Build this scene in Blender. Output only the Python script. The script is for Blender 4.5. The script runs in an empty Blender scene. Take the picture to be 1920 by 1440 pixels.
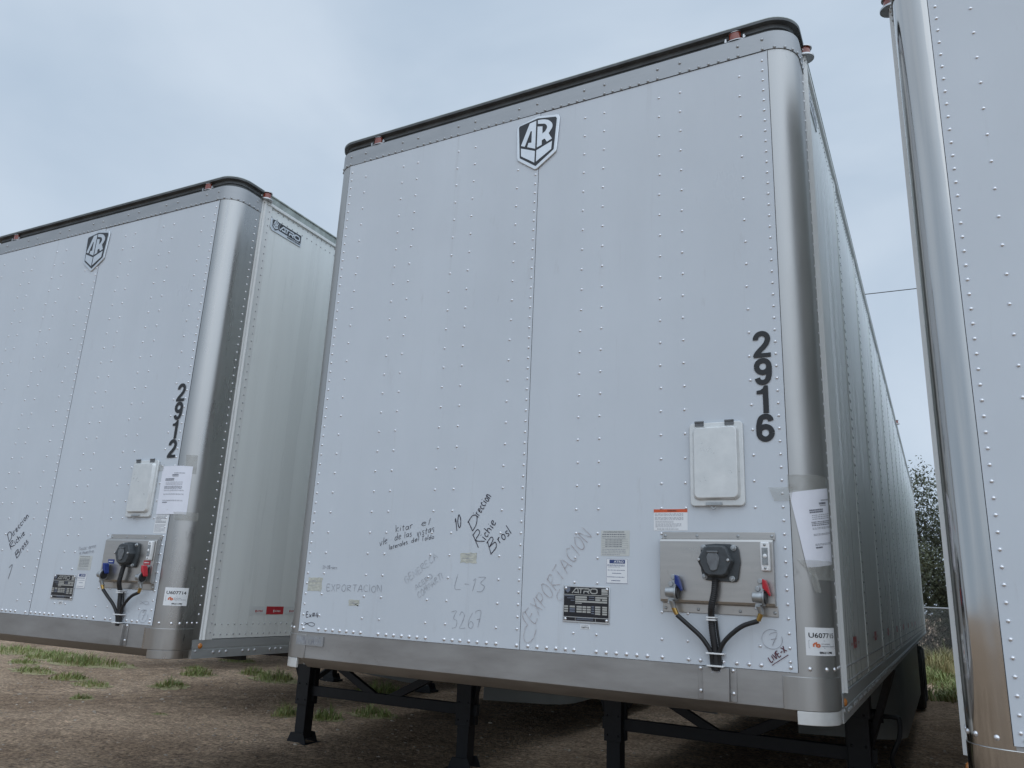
import bpy, bmesh, math, random
from mathutils import Matrix, Vector
R = math.radians
scene = bpy.context.scene
col = scene.collection
random.seed(7)

# ------------------------------------------------------------------ camera
GZ = -0.20                                   # ground level
cam_d = bpy.data.cameras.new('camera')
cam = bpy.data.objects.new('camera', cam_d)
col.objects.link(cam)
cam_d.sensor_width = 36.0
cam_d.lens = 1444.6 / 1920 * 36
cam_d.clip_start = 0.05
cam_d.clip_end = 3000
cam.matrix_world = (Matrix.Translation((1.6583, -3.0564, 1.3997)) @ Matrix.Rotation(0.5055, 4, 'Z')
                    @ Matrix.Rotation(1.8369, 4, 'X') @ Matrix.Rotation(0.0463, 4, 'Z'))
scene.camera = cam

# ------------------------------------------------------------------ sky and sun
SUN_EL, SUN_AZ = R(54), R(134)               # overcast: a faint, very soft sun behind the camera
world = bpy.data.worlds.new('World')
scene.world = world
world.use_nodes = True
wt = world.node_tree
for n in list(wt.nodes):
    wt.nodes.remove(n)
wo = wt.nodes.new('ShaderNodeOutputWorld')
wb = wt.nodes.new('ShaderNodeBackground')
wb.inputs['Strength'].default_value = 0.1
sky = wt.nodes.new('ShaderNodeTexSky')
sky.sky_type = 'NISHITA'
sky.sun_disc = False
sky.sun_elevation = SUN_EL
sky.sun_rotation = SUN_AZ
tc = wt.nodes.new('ShaderNodeTexCoord')
mp = wt.nodes.new('ShaderNodeMapping')
mp.inputs['Scale'].default_value = (1.0, 1.0, 1.7)
mp.inputs['Location'].default_value = (0.35, 0.1, 0.0)
nz = wt.nodes.new('ShaderNodeTexNoise')
nz.inputs['Scale'].default_value = 1.9
nz.inputs['Detail'].default_value = 5
nz.inputs['Roughness'].default_value = 0.48
nz.inputs['Distortion'].default_value = 0.35
rp = wt.nodes.new('ShaderNodeValToRGB')
rp.color_ramp.interpolation = 'EASE'
rp.color_ramp.elements[0].position = 0.33
rp.color_ramp.elements[0].color = (0.465, 0.575, 0.710, 1)
rp.color_ramp.elements[1].position = 0.70
rp.color_ramp.elements[1].color = (0.63, 0.73, 0.85, 1)
sc_ = wt.nodes.new('ShaderNodeVectorMath'); sc_.operation = 'SCALE'; sc_.inputs['Scale'].default_value = 10.3
mx = wt.nodes.new('ShaderNodeMix'); mx.data_type = 'RGBA'; mx.inputs[0].default_value = 0.97
wt.links.new(tc.outputs['Generated'], mp.inputs['Vector'])
wt.links.new(mp.outputs['Vector'], nz.inputs['Vector'])
wt.links.new(nz.outputs['Fac'], rp.inputs['Fac'])
wt.links.new(rp.outputs['Color'], sc_.inputs[0])
wt.links.new(sky.outputs['Color'], mx.inputs['A'])
# overcast sky is brighter round the hidden sun
sd = (math.sin(SUN_AZ) * math.cos(SUN_EL), math.cos(SUN_AZ) * math.cos(SUN_EL), math.sin(SUN_EL))
dt = wt.nodes.new('ShaderNodeVectorMath'); dt.operation = 'DOT_PRODUCT'; dt.inputs[1].default_value = sd
mr_ = wt.nodes.new('ShaderNodeMapRange'); mr_.interpolation_type = 'SMOOTHSTEP'
mr_.inputs['From Min'].default_value = 0.25; mr_.inputs['From Max'].default_value = 1.0
mr_.inputs['To Min'].default_value = 1.0; mr_.inputs['To Max'].default_value = 1.9
s2_ = wt.nodes.new('ShaderNodeVectorMath'); s2_.operation = 'SCALE'
wt.links.new(tc.outputs['Generated'], dt.inputs[0])
wt.links.new(dt.outputs['Value'], mr_.inputs['Value'])
wt.links.new(sc_.outputs['Vector'], s2_.inputs[0])
wt.links.new(mr_.outputs['Result'], s2_.inputs['Scale'])
wt.links.new(s2_.outputs['Vector'], mx.inputs['B'])
wt.links.new(mx.outputs['Result'], wb.inputs['Color'])
wt.links.new(wb.outputs['Background'], wo.inputs['Surface'])

sun_d = bpy.data.lights.new('sun', 'SUN')
sun_d.energy = 0.5
sun_d.angle = R(100)
sun_d.color = (1.0, 0.97, 0.93)
sun = bpy.data.objects.new('sun', sun_d)
col.objects.link(sun)
_d = Vector((math.sin(SUN_AZ) * math.cos(SUN_EL), math.cos(SUN_AZ) * math.cos(SUN_EL), math.sin(SUN_EL)))
sun.rotation_euler = _d.to_track_quat('Z', 'Y').to_euler()

vs = scene.view_settings
vs.view_transform = 'Standard'
vs.look = 'None'
vs.gamma = 1
vs.exposure = -0.07
vs.use_curve_mapping = False

# ------------------------------------------------------------------ materials
def mat(name, color, rough=0.5, metal=0.0, var=0.0, scale=(6, 6, 6), rvar=0.0, bump=0.0, bscale=40.0, spec=0.5,
        color2=None, thr=(0.35, 0.7), detail=6, coat=0.0, bdetail=3):
    m = bpy.data.materials.new(name)
    m.use_nodes = True
    t = m.node_tree
    b = t.nodes['Principled BSDF']
    b.inputs['Base Color'].default_value = (*color, 1)
    b.inputs['Roughness'].default_value = rough
    b.inputs['Metallic'].default_value = metal
    b.inputs['Specular IOR Level'].default_value = spec
    b.inputs['Coat Weight'].default_value = coat
    if var or rvar or bump or color2:
        co = t.nodes.new('ShaderNodeTexCoord')
        ma = t.nodes.new('ShaderNodeMapping')
        ma.inputs['Scale'].default_value = scale
        t.links.new(co.outputs['Object'], ma.inputs['Vector'])
        no = t.nodes.new('ShaderNodeTexNoise')
        no.inputs['Scale'].default_value = 1.0
        no.inputs['Detail'].default_value = detail
        no.inputs['Roughness'].default_value = 0.6
        t.links.new(ma.outputs['Vector'], no.inputs['Vector'])
        if var or color2:
            c2 = color2 or tuple(c * (1 - var) for c in color)
            ra = t.nodes.new('ShaderNodeValToRGB')
            ra.color_ramp.elements[0].position = thr[0]
            ra.color_ramp.elements[1].position = thr[1]
            ra.color_ramp.elements[0].color = (*c2, 1)
            ra.color_ramp.elements[1].color = (*color, 1)
            t.links.new(no.outputs['Fac'], ra.inputs['Fac'])
            t.links.new(ra.outputs['Color'], b.inputs['Base Color'])
        if rvar:
            mr = t.nodes.new('ShaderNodeMapRange')
            mr.inputs['From Min'].default_value = 0.3
            mr.inputs['From Max'].default_value = 0.7
            mr.inputs['To Min'].default_value = max(0.02, rough - rvar)
            mr.inputs['To Max'].default_value = rough + rvar
            t.links.new(no.outputs['Fac'], mr.inputs['Value'])
            t.links.new(mr.outputs['Result'], b.inputs['Roughness'])
        if bump:
            n2 = t.nodes.new('ShaderNodeTexNoise')
            n2.inputs['Scale'].default_value = bscale
            n2.inputs['Detail'].default_value = bdetail
            t.links.new(co.outputs['Object'], n2.inputs['Vector'])
            bu = t.nodes.new('ShaderNodeBump')
            bu.inputs['Strength'].default_value = bump
            bu.inputs['Distance'].default_value = 0.02
            t.links.new(n2.outputs['Fac'], bu.inputs['Height'])
            t.links.new(bu.outputs['Normal'], b.inputs['Normal'])
    return m

def scuffs_reflections(m, amount, tint, sc=(14, 14, 3)):
    """small scuffs and grime specks, on stainless also painted-in dark reflections, laid over a material"""
    t = m.node_tree
    b = t.nodes['Principled BSDF']
    src = b.inputs['Base Color'].links[0].from_socket if b.inputs['Base Color'].links else None
    co = t.nodes.new('ShaderNodeTexCoord')
    ma = t.nodes.new('ShaderNodeMapping'); ma.inputs['Scale'].default_value = sc
    no = t.nodes.new('ShaderNodeTexNoise'); no.inputs['Scale'].default_value = 1; no.inputs['Detail'].default_value = 9
    no.inputs['Roughness'].default_value = 0.72
    mr = t.nodes.new('ShaderNodeMapRange')
    mr.inputs['From Min'].default_value = 0.60; mr.inputs['From Max'].default_value = 0.74
    mr.inputs['To Max'].default_value = amount
    mi = t.nodes.new('ShaderNodeMix'); mi.data_type = 'RGBA'
    mi.inputs['B'].default_value = (*tint, 1)
    t.links.new(co.outputs['Object'], ma.inputs['Vector'])
    t.links.new(ma.outputs['Vector'], no.inputs['Vector'])
    t.links.new(no.outputs['Fac'], mr.inputs['Value'])
    t.links.new(mr.outputs['Result'], mi.inputs[0])
    if src:
        t.links.new(src, mi.inputs['A'])
    else:
        mi.inputs['A'].default_value = b.inputs['Base Color'].default_value
    t.links.new(mi.outputs['Result'], b.inputs['Base Color'])
    return m

M = {}
M['panel'] = scuffs_reflections(mat('white_panel_paint', (0.615, 0.655, 0.70), 0.34, var=0.09, scale=(1.6, 1.6, 0.5), rvar=0.08, bump=0.35, bscale=2.2, bdetail=1),
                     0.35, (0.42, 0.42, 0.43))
scuffs_reflections(M['panel'], 0.34, (0.40, 0.40, 0.41), (13, 13, 0.45))
M['side'] = scuffs_reflections(mat('white_side_paint', (0.79, 0.815, 0.80), 0.30, var=0.10, scale=(5, 7, 0.35), rvar=0.08, bump=0.05, bscale=1.8),
                    0.3, (0.45, 0.46, 0.44))
M['trim'] = mat('grey_header_aluminium', (0.40, 0.41, 0.42), 0.45, 0.55, var=0.15, scale=(5, 5, 20), rvar=0.08, bump=0.02, bscale=12)
M['strip'] = mat('white_trim_strip', (0.74, 0.75, 0.74), 0.35, var=0.12, scale=(9, 9, 1.2))
M['steel'] = scuffs_reflections(mat('brushed_stainless', (0.45, 0.445, 0.435), 0.42, 1.0, var=0.14, scale=(12, 12, 1.6), rvar=0.08, bump=0.08, bscale=3.0), 0.75, (0.18, 0.175, 0.17), (5, 5, 2.2))  # dark blotches partly stand for reflections, painted into the colour
M['steel2'] = scuffs_reflections(mat('smooth_stainless', (0.44, 0.435, 0.425), 0.30, 1.0, var=0.14, scale=(12, 12, 1.6), rvar=0.08, bump=0.08, bscale=3.0), 0.75, (0.18, 0.175, 0.17), (5, 5, 2.2))  # same blotches: smudged reflections painted in along with the scuffs
M['mirror'] = mat('polished_stainless', (0.53, 0.52, 0.505), 0.11, 1.0, var=0.10, scale=(10, 10, 0.7), rvar=0.06, bump=0.10, bscale=2.2)
M['rail'] = scuffs_reflections(mat('dull_rail_aluminium', (0.43, 0.42, 0.41), 0.46, 0.75, var=0.30, scale=(2.2, 2.2, 9), rvar=0.09, bump=0.02, bscale=20), 0.5, (0.2, 0.18, 0.16), (7, 7, 7))
M['siderail'] = mat('grey_side_rail', (0.52, 0.545, 0.555), 0.42, 0.6, var=0.15, scale=(3, 1, 9), rvar=0.06)
M['rivet'] = mat('bright_rivet', (0.78, 0.78, 0.80), 0.28, 0.8)
M['rivet_grey'] = mat('grey_rivet', (0.42, 0.43, 0.44), 0.4, 0.6)
M['gap'] = mat('dark_joint', (0.03, 0.03, 0.035), 0.8)
M['rooftrim'] = mat('shaded_roof_channel', (0.15, 0.16, 0.165), 0.55, 0.3, var=0.4, scale=(9, 9, 14))  # dark trim tone that also holds the shade under the roof overhang
M['rooflip'] = mat('weathered_roof_edge', (0.44, 0.48, 0.45), 0.5, 0.4, var=0.35, scale=(14, 14, 6))
M['roof'] = mat('roof_sheet', (0.6, 0.6, 0.6), 0.5, 0.3)
M['chrome'] = mat('lamp_chrome', (0.50, 0.50, 0.50), 0.35, 1.0)
M['amber'] = mat('red_amber_lens', (0.30, 0.055, 0.028), 0.15, coat=0.5, var=0.4, scale=(60, 60, 200))
M['amber_small'] = mat('amber_lens', (0.45, 0.16, 0.03), 0.18, coat=0.5)
M['black'] = mat('black_decal', (0.013, 0.014, 0.016), 0.45)
M['plastic'] = mat('grey_black_plastic', (0.06, 0.068, 0.074), 0.45, var=0.3, scale=(50, 50, 50), bump=0.04, bscale=90)
M['plastic2'] = mat('worn_grey_plastic', (0.17, 0.18, 0.19), 0.5, var=0.35, scale=(90, 90, 60))
M['rubber'] = mat('black_hose_rubber', (0.018, 0.018, 0.02), 0.5, var=0.3, scale=(30, 30, 30))
M['tyre'] = mat('tyre_rubber', (0.022, 0.022, 0.022), 0.8, var=0.3, scale=(15, 15, 15))
M['chassis'] = mat('black_chassis_paint', (0.009, 0.010, 0.013), 0.55, var=0.35, scale=(12, 12, 12), bump=0.03, bscale=30)
M['under'] = mat('underside_dark', (0.03, 0.03, 0.03), 0.7, 0.2, var=0.3, scale=(3, 3, 3))
M['skirt'] = mat('grey_skirt_panel', (0.26, 0.275, 0.27), 0.45, var=0.2, scale=(2, 2, 2))
M['boxsteel'] = scuffs_reflections(mat('stainless_box', (0.50, 0.485, 0.465), 0.33, 0.9, var=0.12, scale=(4, 4, 40), rvar=0.06), 0.4, (0.3, 0.28, 0.26), (20, 20, 20))
M['docbox'] = mat('painted_document_box', (0.74, 0.75, 0.74), 0.33, 0.3, var=0.14, scale=(14, 14, 14), rvar=0.07)
M['silver'] = mat('emblem_silver', (0.66, 0.68, 0.70), 0.28, 0.75, var=0.08, scale=(30, 30, 30))
M['fieldblack'] = mat('emblem_black', (0.016, 0.018, 0.022), 0.32)
M['zinc'] = mat('cast_zinc', (0.46, 0.48, 0.49), 0.42, 0.8, var=0.25, scale=(60, 60, 60))
M['brass'] = mat('brass_fitting', (0.46, 0.30, 0.10), 0.35, 0.9)
M['blue'] = mat('blue_plastic', (0.012, 0.035, 0.20), 0.4)
M['red'] = mat('red_plastic', (0.48, 0.022, 0.035), 0.4)
M['white'] = mat('white_plastic', (0.78, 0.78, 0.78), 0.35)
M['clear'] = mat('grey_lamp_glass', (0.32, 0.34, 0.35), 0.15, var=0.4, scale=(80, 80, 80))
M['paper'] = mat('white_paper', (0.82, 0.83, 0.90), 0.55, var=0.05, scale=(8, 8, 8), bump=0.06, bscale=9)
M['ink'] = mat('grey_print', (0.16, 0.17, 0.2), 0.6)
M['inklight'] = mat('pale_print', (0.36, 0.37, 0.4), 0.6)
M['sticker'] = mat('white_sticker', (0.78, 0.79, 0.80), 0.35)
M['stickerold'] = mat('aged_sticker', (0.60, 0.61, 0.58), 0.45, var=0.12, scale=(40, 40, 40))
M['tapescrap'] = mat('peeling_tape', (0.64, 0.64, 0.56), 0.55, var=0.35, scale=(50, 50, 70))
M['orange'] = mat('orange_warning', (0.62, 0.10, 0.03), 0.4)
M['logoorange'] = mat('logo_orange', (0.60, 0.16, 0.07), 0.4)
M['logoblue'] = mat('logo_blue', (0.03, 0.055, 0.18), 0.4)
M['redtape'] = mat('red_reflective', (0.46, 0.025, 0.035), 0.3)
M['whitetape'] = mat('white_reflective', (0.66, 0.68, 0.68), 0.3)
M['plateface'] = mat('plate_black', (0.012, 0.012, 0.016), 0.3)
M['platebar'] = mat('plate_bare_metal', (0.55, 0.55, 0.52), 0.35, 0.7, var=0.15, scale=(60, 60, 60))
M['platedim'] = mat('plate_dim_metal', (0.18, 0.20, 0.25), 0.4, 0.5)
M['marker'] = mat('marker_ink', (0.018, 0.012, 0.03), 0.5)
M['markerfaint'] = mat('faded_ink', (0.36, 0.37, 0.40), 0.6, color2=(0.64, 0.67, 0.70), scale=(40, 40, 40), thr=(0.3, 0.6))
M['markerthin'] = mat('thin_grey_ink', (0.20, 0.20, 0.23), 0.6, color2=(0.50, 0.52, 0.55), scale=(35, 35, 35), thr=(.33, .60))
M['markerbrown'] = mat('brown_faded_ink', (0.36, 0.31, 0.31), 0.6, color2=(0.64, 0.66, 0.68), scale=(30, 30, 30), thr=(0.32, 0.58))
M['markerred'] = mat('maroon_ink', (0.10, 0.025, 0.04), 0.6)
M['wire'] = mat('cable_black', (0.03, 0.03, 0.035), 0.7)
def tapemat():
    m = bpy.data.materials.new('clear_tape')
    m.use_nodes = True
    t = m.node_tree
    b = t.nodes['Principled BSDF']
    b.inputs['Base Color'].default_value = (0.5, 0.5, 0.46, 1)
    b.inputs['Roughness'].default_value = 0.2
    b.inputs['Alpha'].default_value = 0.32
    co = t.nodes.new('ShaderNodeTexCoord')
    no = t.nodes.new('ShaderNodeTexNoise'); no.inputs['Scale'].default_value = 28; no.inputs['Detail'].default_value = 3
    bu = t.nodes.new('ShaderNodeBump'); bu.inputs['Strength'].default_value = 0.6; bu.inputs['Distance'].default_value = 0.02
    t.links.new(co.outputs['Object'], no.inputs['Vector'])
    t.links.new(no.outputs['Fac'], bu.inputs['Height'])
    t.links.new(bu.outputs['Normal'], b.inputs['Normal'])
    return m
M['tape'] = tapemat()

# ------------------------------------------------------------------ mesh builder
class MB:
    def __init__(self):
        self.v = []; self.f = []; self.m = []
    def add(self, vs_, fs, m=0):
        o = len(self.v)
        self.v += [tuple(p) for p in vs_]
        for f in fs:
            self.f.append(tuple(i + o for i in f)); self.m.append(m)
        return self
    def box(self, x0, x1, y0, y1, z0, z1, m=0):
        vs_ = [(x, y, z) for x in (x0, x1) for y in (y0, y1) for z in (z0, z1)]
        return self.add(vs_, [(0, 1, 3, 2), (4, 6, 7, 5), (0, 4, 5, 1), (2, 3, 7, 6), (0, 2, 6, 4), (1, 5, 7, 3)], m)
    def prism(self, poly, fn0, fn1, m=0, back=True):
        """poly of 2-D points; fn0 / fn1 turn (a, b) into the front / back 3-D point"""
        n = len(poly)
        vs_ = [fn0(*p) for p in poly] + [fn1(*p) for p in poly]
        fs = [tuple(range(n))] + ([tuple(range(2 * n - 1, n - 1, -1))] if back else [])
        fs += [(i, (i + n), (i + 1) % n + n, (i + 1) % n) for i in range(n)]
        return self.add(vs_, fs, m)
    def front(self, poly, y0, y1, m=0):          # polygon in (x, z), facing -y at y0
        return self.prism(poly, lambda a, b: (a, y0, b), lambda a, b: (a, y1, b), m)
    def rect(self, x0, x1, z0, z1, y0, y1, m=0):
        return self.front([(x0, z0), (x1, z0), (x1, z1), (x0, z1)], y0, y1, m)
    def dome(self, c, n, r, h=None, seg=10, m=0, stretch=None):
        n = Vector(n).normalized(); h = r * 0.55 if h is None else h
        a = n.orthogonal().normalized(); b = n.cross(a)
        c = Vector(c); vs_ = []; fs = []
        rings = [(1.0, 0.0), (0.86, 0.5), (0.5, 0.87)]
        for rr, hh in rings:
            for k in range(seg):
                t = 2 * math.pi * k / seg
                vs_.append(c + a * (r * rr * math.cos(t)) + b * (r * rr * math.sin(t)) + n * (h * hh))
        vs_.append(c + n * h)
        for i in range(2):
            for k in range(seg):
                fs.append((i * seg + k, i * seg + (k + 1) % seg, (i + 1) * seg + (k + 1) % seg, (i + 1) * seg + k))
        for k in range(seg):
            fs.append((2 * seg + k, 2 * seg + (k + 1) % seg, 3 * seg))
        return self.add(vs_, fs, m)
    def cyl(self, p0, p1, r0, r1=None, seg=14, m=0, caps=True):
        r1 = r0 if r1 is None else r1
        p0 = Vector(p0); p1 = Vector(p1); d = (p1 - p0).normalized()
        a = d.orthogonal().normalized(); b = d.cross(a)
        vs_ = [p + (a * math.cos(2 * math.pi * k / seg) + b * math.sin(2 * math.pi * k / seg)) * r
               for p, r in ((p0, r0), (p1, r1)) for k in range(seg)]
        fs = [(k, (k + 1) % seg, (k + 1) % seg + seg, k + seg) for k in range(seg)]
        if caps:
            fs += [tuple(range(seg - 1, -1, -1)), tuple(range(seg, 2 * seg))]
        return self.add(vs_, fs, m)
    def tube(self, pts, r, seg=10, m=0, rib=0.0, caps=True):
        pts = [Vector(p) for p in pts]
        a = None; vs_ = []
        for i, p in enumerate(pts):
            d = (pts[min(i + 1, len(pts) - 1)] - pts[max(i - 1, 0)]).normalized()
            if a is None:
                a = d.orthogonal().normalized()
            a = (a - d * a.dot(d)).normalized(); b = d.cross(a)
            rr = r(i / (len(pts) - 1)) if callable(r) else r
            rr *= 1 + (rib if i % 2 else -rib)
            vs_ += [p + (a * math.cos(2 * math.pi * k / seg) + b * math.sin(2 * math.pi * k / seg)) * rr for k in range(seg)]
        fs = []
        for i in range(len(pts) - 1):
            for k in range(seg):
                fs.append((i * seg + k, i * seg + (k + 1) % seg, (i + 1) * seg + (k + 1) % seg, (i + 1) * seg + k))
        if caps:
            fs += [tuple(range(seg - 1, -1, -1)), tuple(range((len(pts) - 1) * seg, len(pts) * seg))]
        return self.add(vs_, fs, m)
    def bar(self, p0, p1, w, h, up=(0, 0, 1), m=0):
        p0 = Vector(p0); p1 = Vector(p1); d = (p1 - p0).normalized()
        s = d.cross(Vector(up)).normalized(); u = s.cross(d)
        vs_ = [p + s * (w / 2 * i) + u * (h / 2 * j) for p in (p0, p1) for i, j in ((-1, -1), (1, -1), (1, 1), (-1, 1))]
        return self.add(vs_, [(3, 2, 1, 0), (4, 5, 6, 7), (0, 1, 5, 4), (1, 2, 6, 5), (2, 3, 7, 6), (3, 0, 4, 7)], m)
    def sweep(self, path, prof, m=0, closed=True, caps=True):
        """path: list of (x, y, nx, ny) in plan; prof: list of (offset outward, z)"""
        n = len(prof); vs_ = []; fs = []
        for x, y, nx, ny in path:
            vs_ += [(x + nx * o, y + ny * o, z) for o, z in prof]
        rng = n if closed else n - 1
        for i in range(len(path) - 1):
            for k in range(rng):
                fs.append((i * n + k, (i + 1) * n + k, (i + 1) * n + (k + 1) % n, i * n + (k + 1) % n))
        if closed and caps:
            fs += [tuple(range(n - 1, -1, -1)), tuple(range((len(path) - 1) * n, len(path) * n))]
        return self.add(vs_, fs, m)
    def build(self, name, mats, parent=None, bevel=0.0, angle=38, solid=0.0):
        me = bpy.data.meshes.new(name)
        me.from_pydata(self.v, [], self.f)
        mats = mats if isinstance(mats, (list, tuple)) else [mats]
        for k in mats:
            me.materials.append(M[k] if isinstance(k, str) else k)
        me.polygons.foreach_set('material_index', self.m)
        bm = bmesh.new(); bm.from_mesh(me)
        bmesh.ops.recalc_face_normals(bm, faces=bm.faces)
        bm.to_mesh(me); bm.free()
        me.polygons.foreach_set('use_smooth', [True] * len(me.polygons))
        me.set_sharp_from_angle(angle=R(angle))
        me.update()
        o = bpy.data.objects.new(name, me)
        col.objects.link(o)
        if parent:
            o.parent = parent
        if bevel:
            b = o.modifiers.new('bevel', 'BEVEL'); b.width = bevel; b.segments = 2; b.limit_method = 'ANGLE'; b.angle_limit = R(40)
        return o

def empty(name, loc, rz, label, cat, group=None):
    o = bpy.data.objects.new(name, None)
    col.objects.link(o)
    o.location = loc; o.rotation_euler = (0, 0, rz)
    o.empty_display_size = 0.2
    tag(o, label, cat, group)
    return o
def tag(o, label=None, cat=None, group=None, kind=None):
    if label: o['label'] = label
    if cat: o['category'] = cat
    if group: o['group'] = group
    if kind: o['kind'] = kind
    return o

def catmull(p, n=6):
    if len(p) < 3:
        return [Vector(q) for q in p]
    p = [Vector(q) for q in p]
    e = [p[0] * 2 - p[1]] + p + [p[-1] * 2 - p[-2]]
    out = []
    for i in range(1, len(e) - 2):
        for k in range(n):
            t = k / n
            a, b, c, d = e[i - 1], e[i], e[i + 1], e[i + 2]
            out.append(0.5 * ((2 * b) + (c - a) * t + (2 * a - 5 * b + 4 * c - d) * t * t + (3 * b - a - 3 * c + d) * t ** 3))
    out.append(p[-1])
    return out

def ribbon(mb, pts, w, m=0, fn=lambda a, b, k: (a, -0.004, b), k=0, wob=0.0):
    """flat stroke through 2-D points, mitred; fn lifts (a, b) into 3-D"""
    pts = [Vector((p[0], p[1])) for p in pts]
    vs_ = []
    for i, p in enumerate(pts):
        d0 = (p - pts[i - 1]).normalized() if i else (pts[1] - p).normalized()
        d1 = (pts[i + 1] - p).normalized() if i < len(pts) - 1 else d0
        t = (d0 + d1)
        t = t.normalized() if t.length > 1e-6 else d0
        n = Vector((-t.y, t.x))
        s = 1 / max(0.5, n.dot(Vector((-d0.y, d0.x))))
        ww = w * (1 + random.uniform(-wob, wob))
        vs_ += [fn(*(p + n * (ww / 2 * s)), k), fn(*(p - n * (ww / 2 * s)), k)]
    fs = [(2 * i, 2 * i + 1, 2 * i + 3, 2 * i + 2) for i in range(len(pts) - 1)]
    mb.add(vs_, fs, m)

# ------------------------------------------------------------------ lettering
def arc(cx, cy, rx, ry, a0, a1, n=14):
    return [(cx + rx * math.cos(R(a0 + (a1 - a0) * i / n)), cy + ry * math.sin(R(a0 + (a1 - a0) * i / n))) for i in range(n + 1)]
_S = 0.19
def numeral(ch):
    """bold sans numerals: list of ('s', points) strokes and ('p', polygon) fills in a box 0.62 x 1"""
    if ch == '1':
        return [('p', [(0.27, 0), (0.46, 0), (0.46, 1), (0.325, 1), (0.27, 0.90), (0.19, 0.845), (0.06, 0.825), (0.06, 0.70), (0.27, 0.70)])]
    if ch == '2':
        top = arc(0.305, 0.69, 0.212, 0.215, 186, -22, 22)
        return [('s', top + [(0.455, 0.50), (0.36, 0.385), (0.24, 0.275), (0.14, 0.165), (0.095, 0.085), (0.085, 0.03)]), ('p', [(0.005, 0), (0.61, 0), (0.61, 0.155), (0.09, 0.155), (0.03, 0.1)])]
    if ch in '69':
        ring = arc(0.31, 0.315, 0.215, 0.222, 0, 360, 34)
        stem = [(0.095, 0.33), (0.093, 0.47), (0.10, 0.60), (0.135, 0.755), (0.20, 0.86), (0.305, 0.906), (0.41, 0.89), (0.482, 0.825), (0.512, 0.735)]
        if ch == '9':
            ring = [(0.62 - a, 1 - b) for a, b in ring]; stem = [(0.62 - a, 1 - b) for a, b in stem]
        return [('s', ring), ('s', catmull([(a, b) for a, b in stem], 4))]
    return []
def put_numeral(mb, ch, x, z, h, y):
    sx, sz = h, h
    for i, (k, pts) in enumerate(numeral(ch)):
        yy = y - 0.0004 * i
        if k == 'p':
            mb.front([(x + a * sx, z + b * sz) for a, b in pts], yy, yy + 0.0003)
        else:
            ribbon(mb, [(x + a * sx, z + b * sz) for a, b in pts], _S * h, 0, lambda a, b, k_: (a, yy, b))

ATRO = {  # wide logo lettering, strokes in a 4.0 x 1 box
    'A': [[(0.02, 0.0), (0.58, 0.92), (0.86, 0.92), (1.02, 0.0)], [(0.36, 0.16), (0.90, 0.16)]],
    'T': [[(1.00, 0.90), (1.78, 0.90)], [(1.36, 0.82), (1.30, 0.0)]],
    'R': [[(1.86, 0.90), (2.52, 0.90), (2.64, 0.76), (2.60, 0.52), (2.46, 0.42), (1.84, 0.42), (1.80, 0.0)], [(2.30, 0.38), (2.62, 0.0)]],
    'O': [[(3.05, 0.92), (3.55, 0.92), (3.78, 0.75), (3.80, 0.25), (3.55, 0.06), (3.05, 0.06), (2.82, 0.25), (2.84, 0.75), (3.05, 0.92)]]}
def put_atro(mb, x, z, w, h, fn, sw=0.15, m=0):
    i = 0
    for ch in 'ATRO':
        for st in ATRO[ch]:
            ribbon(mb, [(x + a * w / 3.85, z + b * h) for a, b in st], sw * h, m, fn, i); i += 1

_text_cache = {}
def text_mesh(s, bold=0.0):
    key = (s, bold)
    if key not in _text_cache:
        cu = bpy.data.curves.new('lettering', 'FONT')
        cu.body = s; cu.size = 1.0; cu.offset = bold; cu.resolution_u = 3
        o = bpy.data.objects.new('lettering', cu)
        col.objects.link(o)
        dg = bpy.context.evaluated_depsgraph_get()
        me = bpy.data.meshes.new_from_object(o.evaluated_get(dg))
        vs_ = [tuple(v.co) for v in me.vertices]; fs = [tuple(p.vertices) for p in me.polygons]
        bpy.data.objects.remove(o); bpy.data.curves.remove(cu); bpy.data.meshes.remove(me)
        x0 = min(v[0] for v in vs_); x1 = max(v[0] for v in vs_); y0 = min(v[1] for v in vs_); y1 = max(v[1] for v in vs_)
        _text_cache[key] = ([((v[0] - x0) / (x1 - x0), (v[1] - y0) / (y1 - y0)) for v in vs_], fs)
    return _text_cache[key]
def put_text(mb, s, x0, x1, z0, z1, fn, m=0, bold=0.03):
    vs_, fs = text_mesh(s, bold)
    mb.add([fn(x0 + a * (x1 - x0), z0 + b * (z1 - z0), 0) for a, b in vs_], fs, m)
def put_lines(mb, x0, x1, ztop, zbot, n, fn, m=0, thick=0.45, fill=0.9, seed=1):
    """small print too fine to read: rows of word-length dashes"""
    rnd = random.Random(seed)
    dz = (ztop - zbot) / n
    for i in range(n):
        z = ztop - dz * (i + 0.5); x = x0; end = x0 + (x1 - x0) * (fill if i % 4 != 3 else rnd.uniform(0.35, 0.8))
        while x < end:
            w = min(rnd.uniform(0.02, 0.11) * (x1 - x0), end - x)
            h = dz * thick / 2
            mb.add([fn(x, z - h, 0), fn(x + w, z - h, 0), fn(x + w, z + h, 0), fn(x, z + h, 0)], [(0, 1, 2, 3)], m)
            x += w + 0.018 * (x1 - x0)

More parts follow.
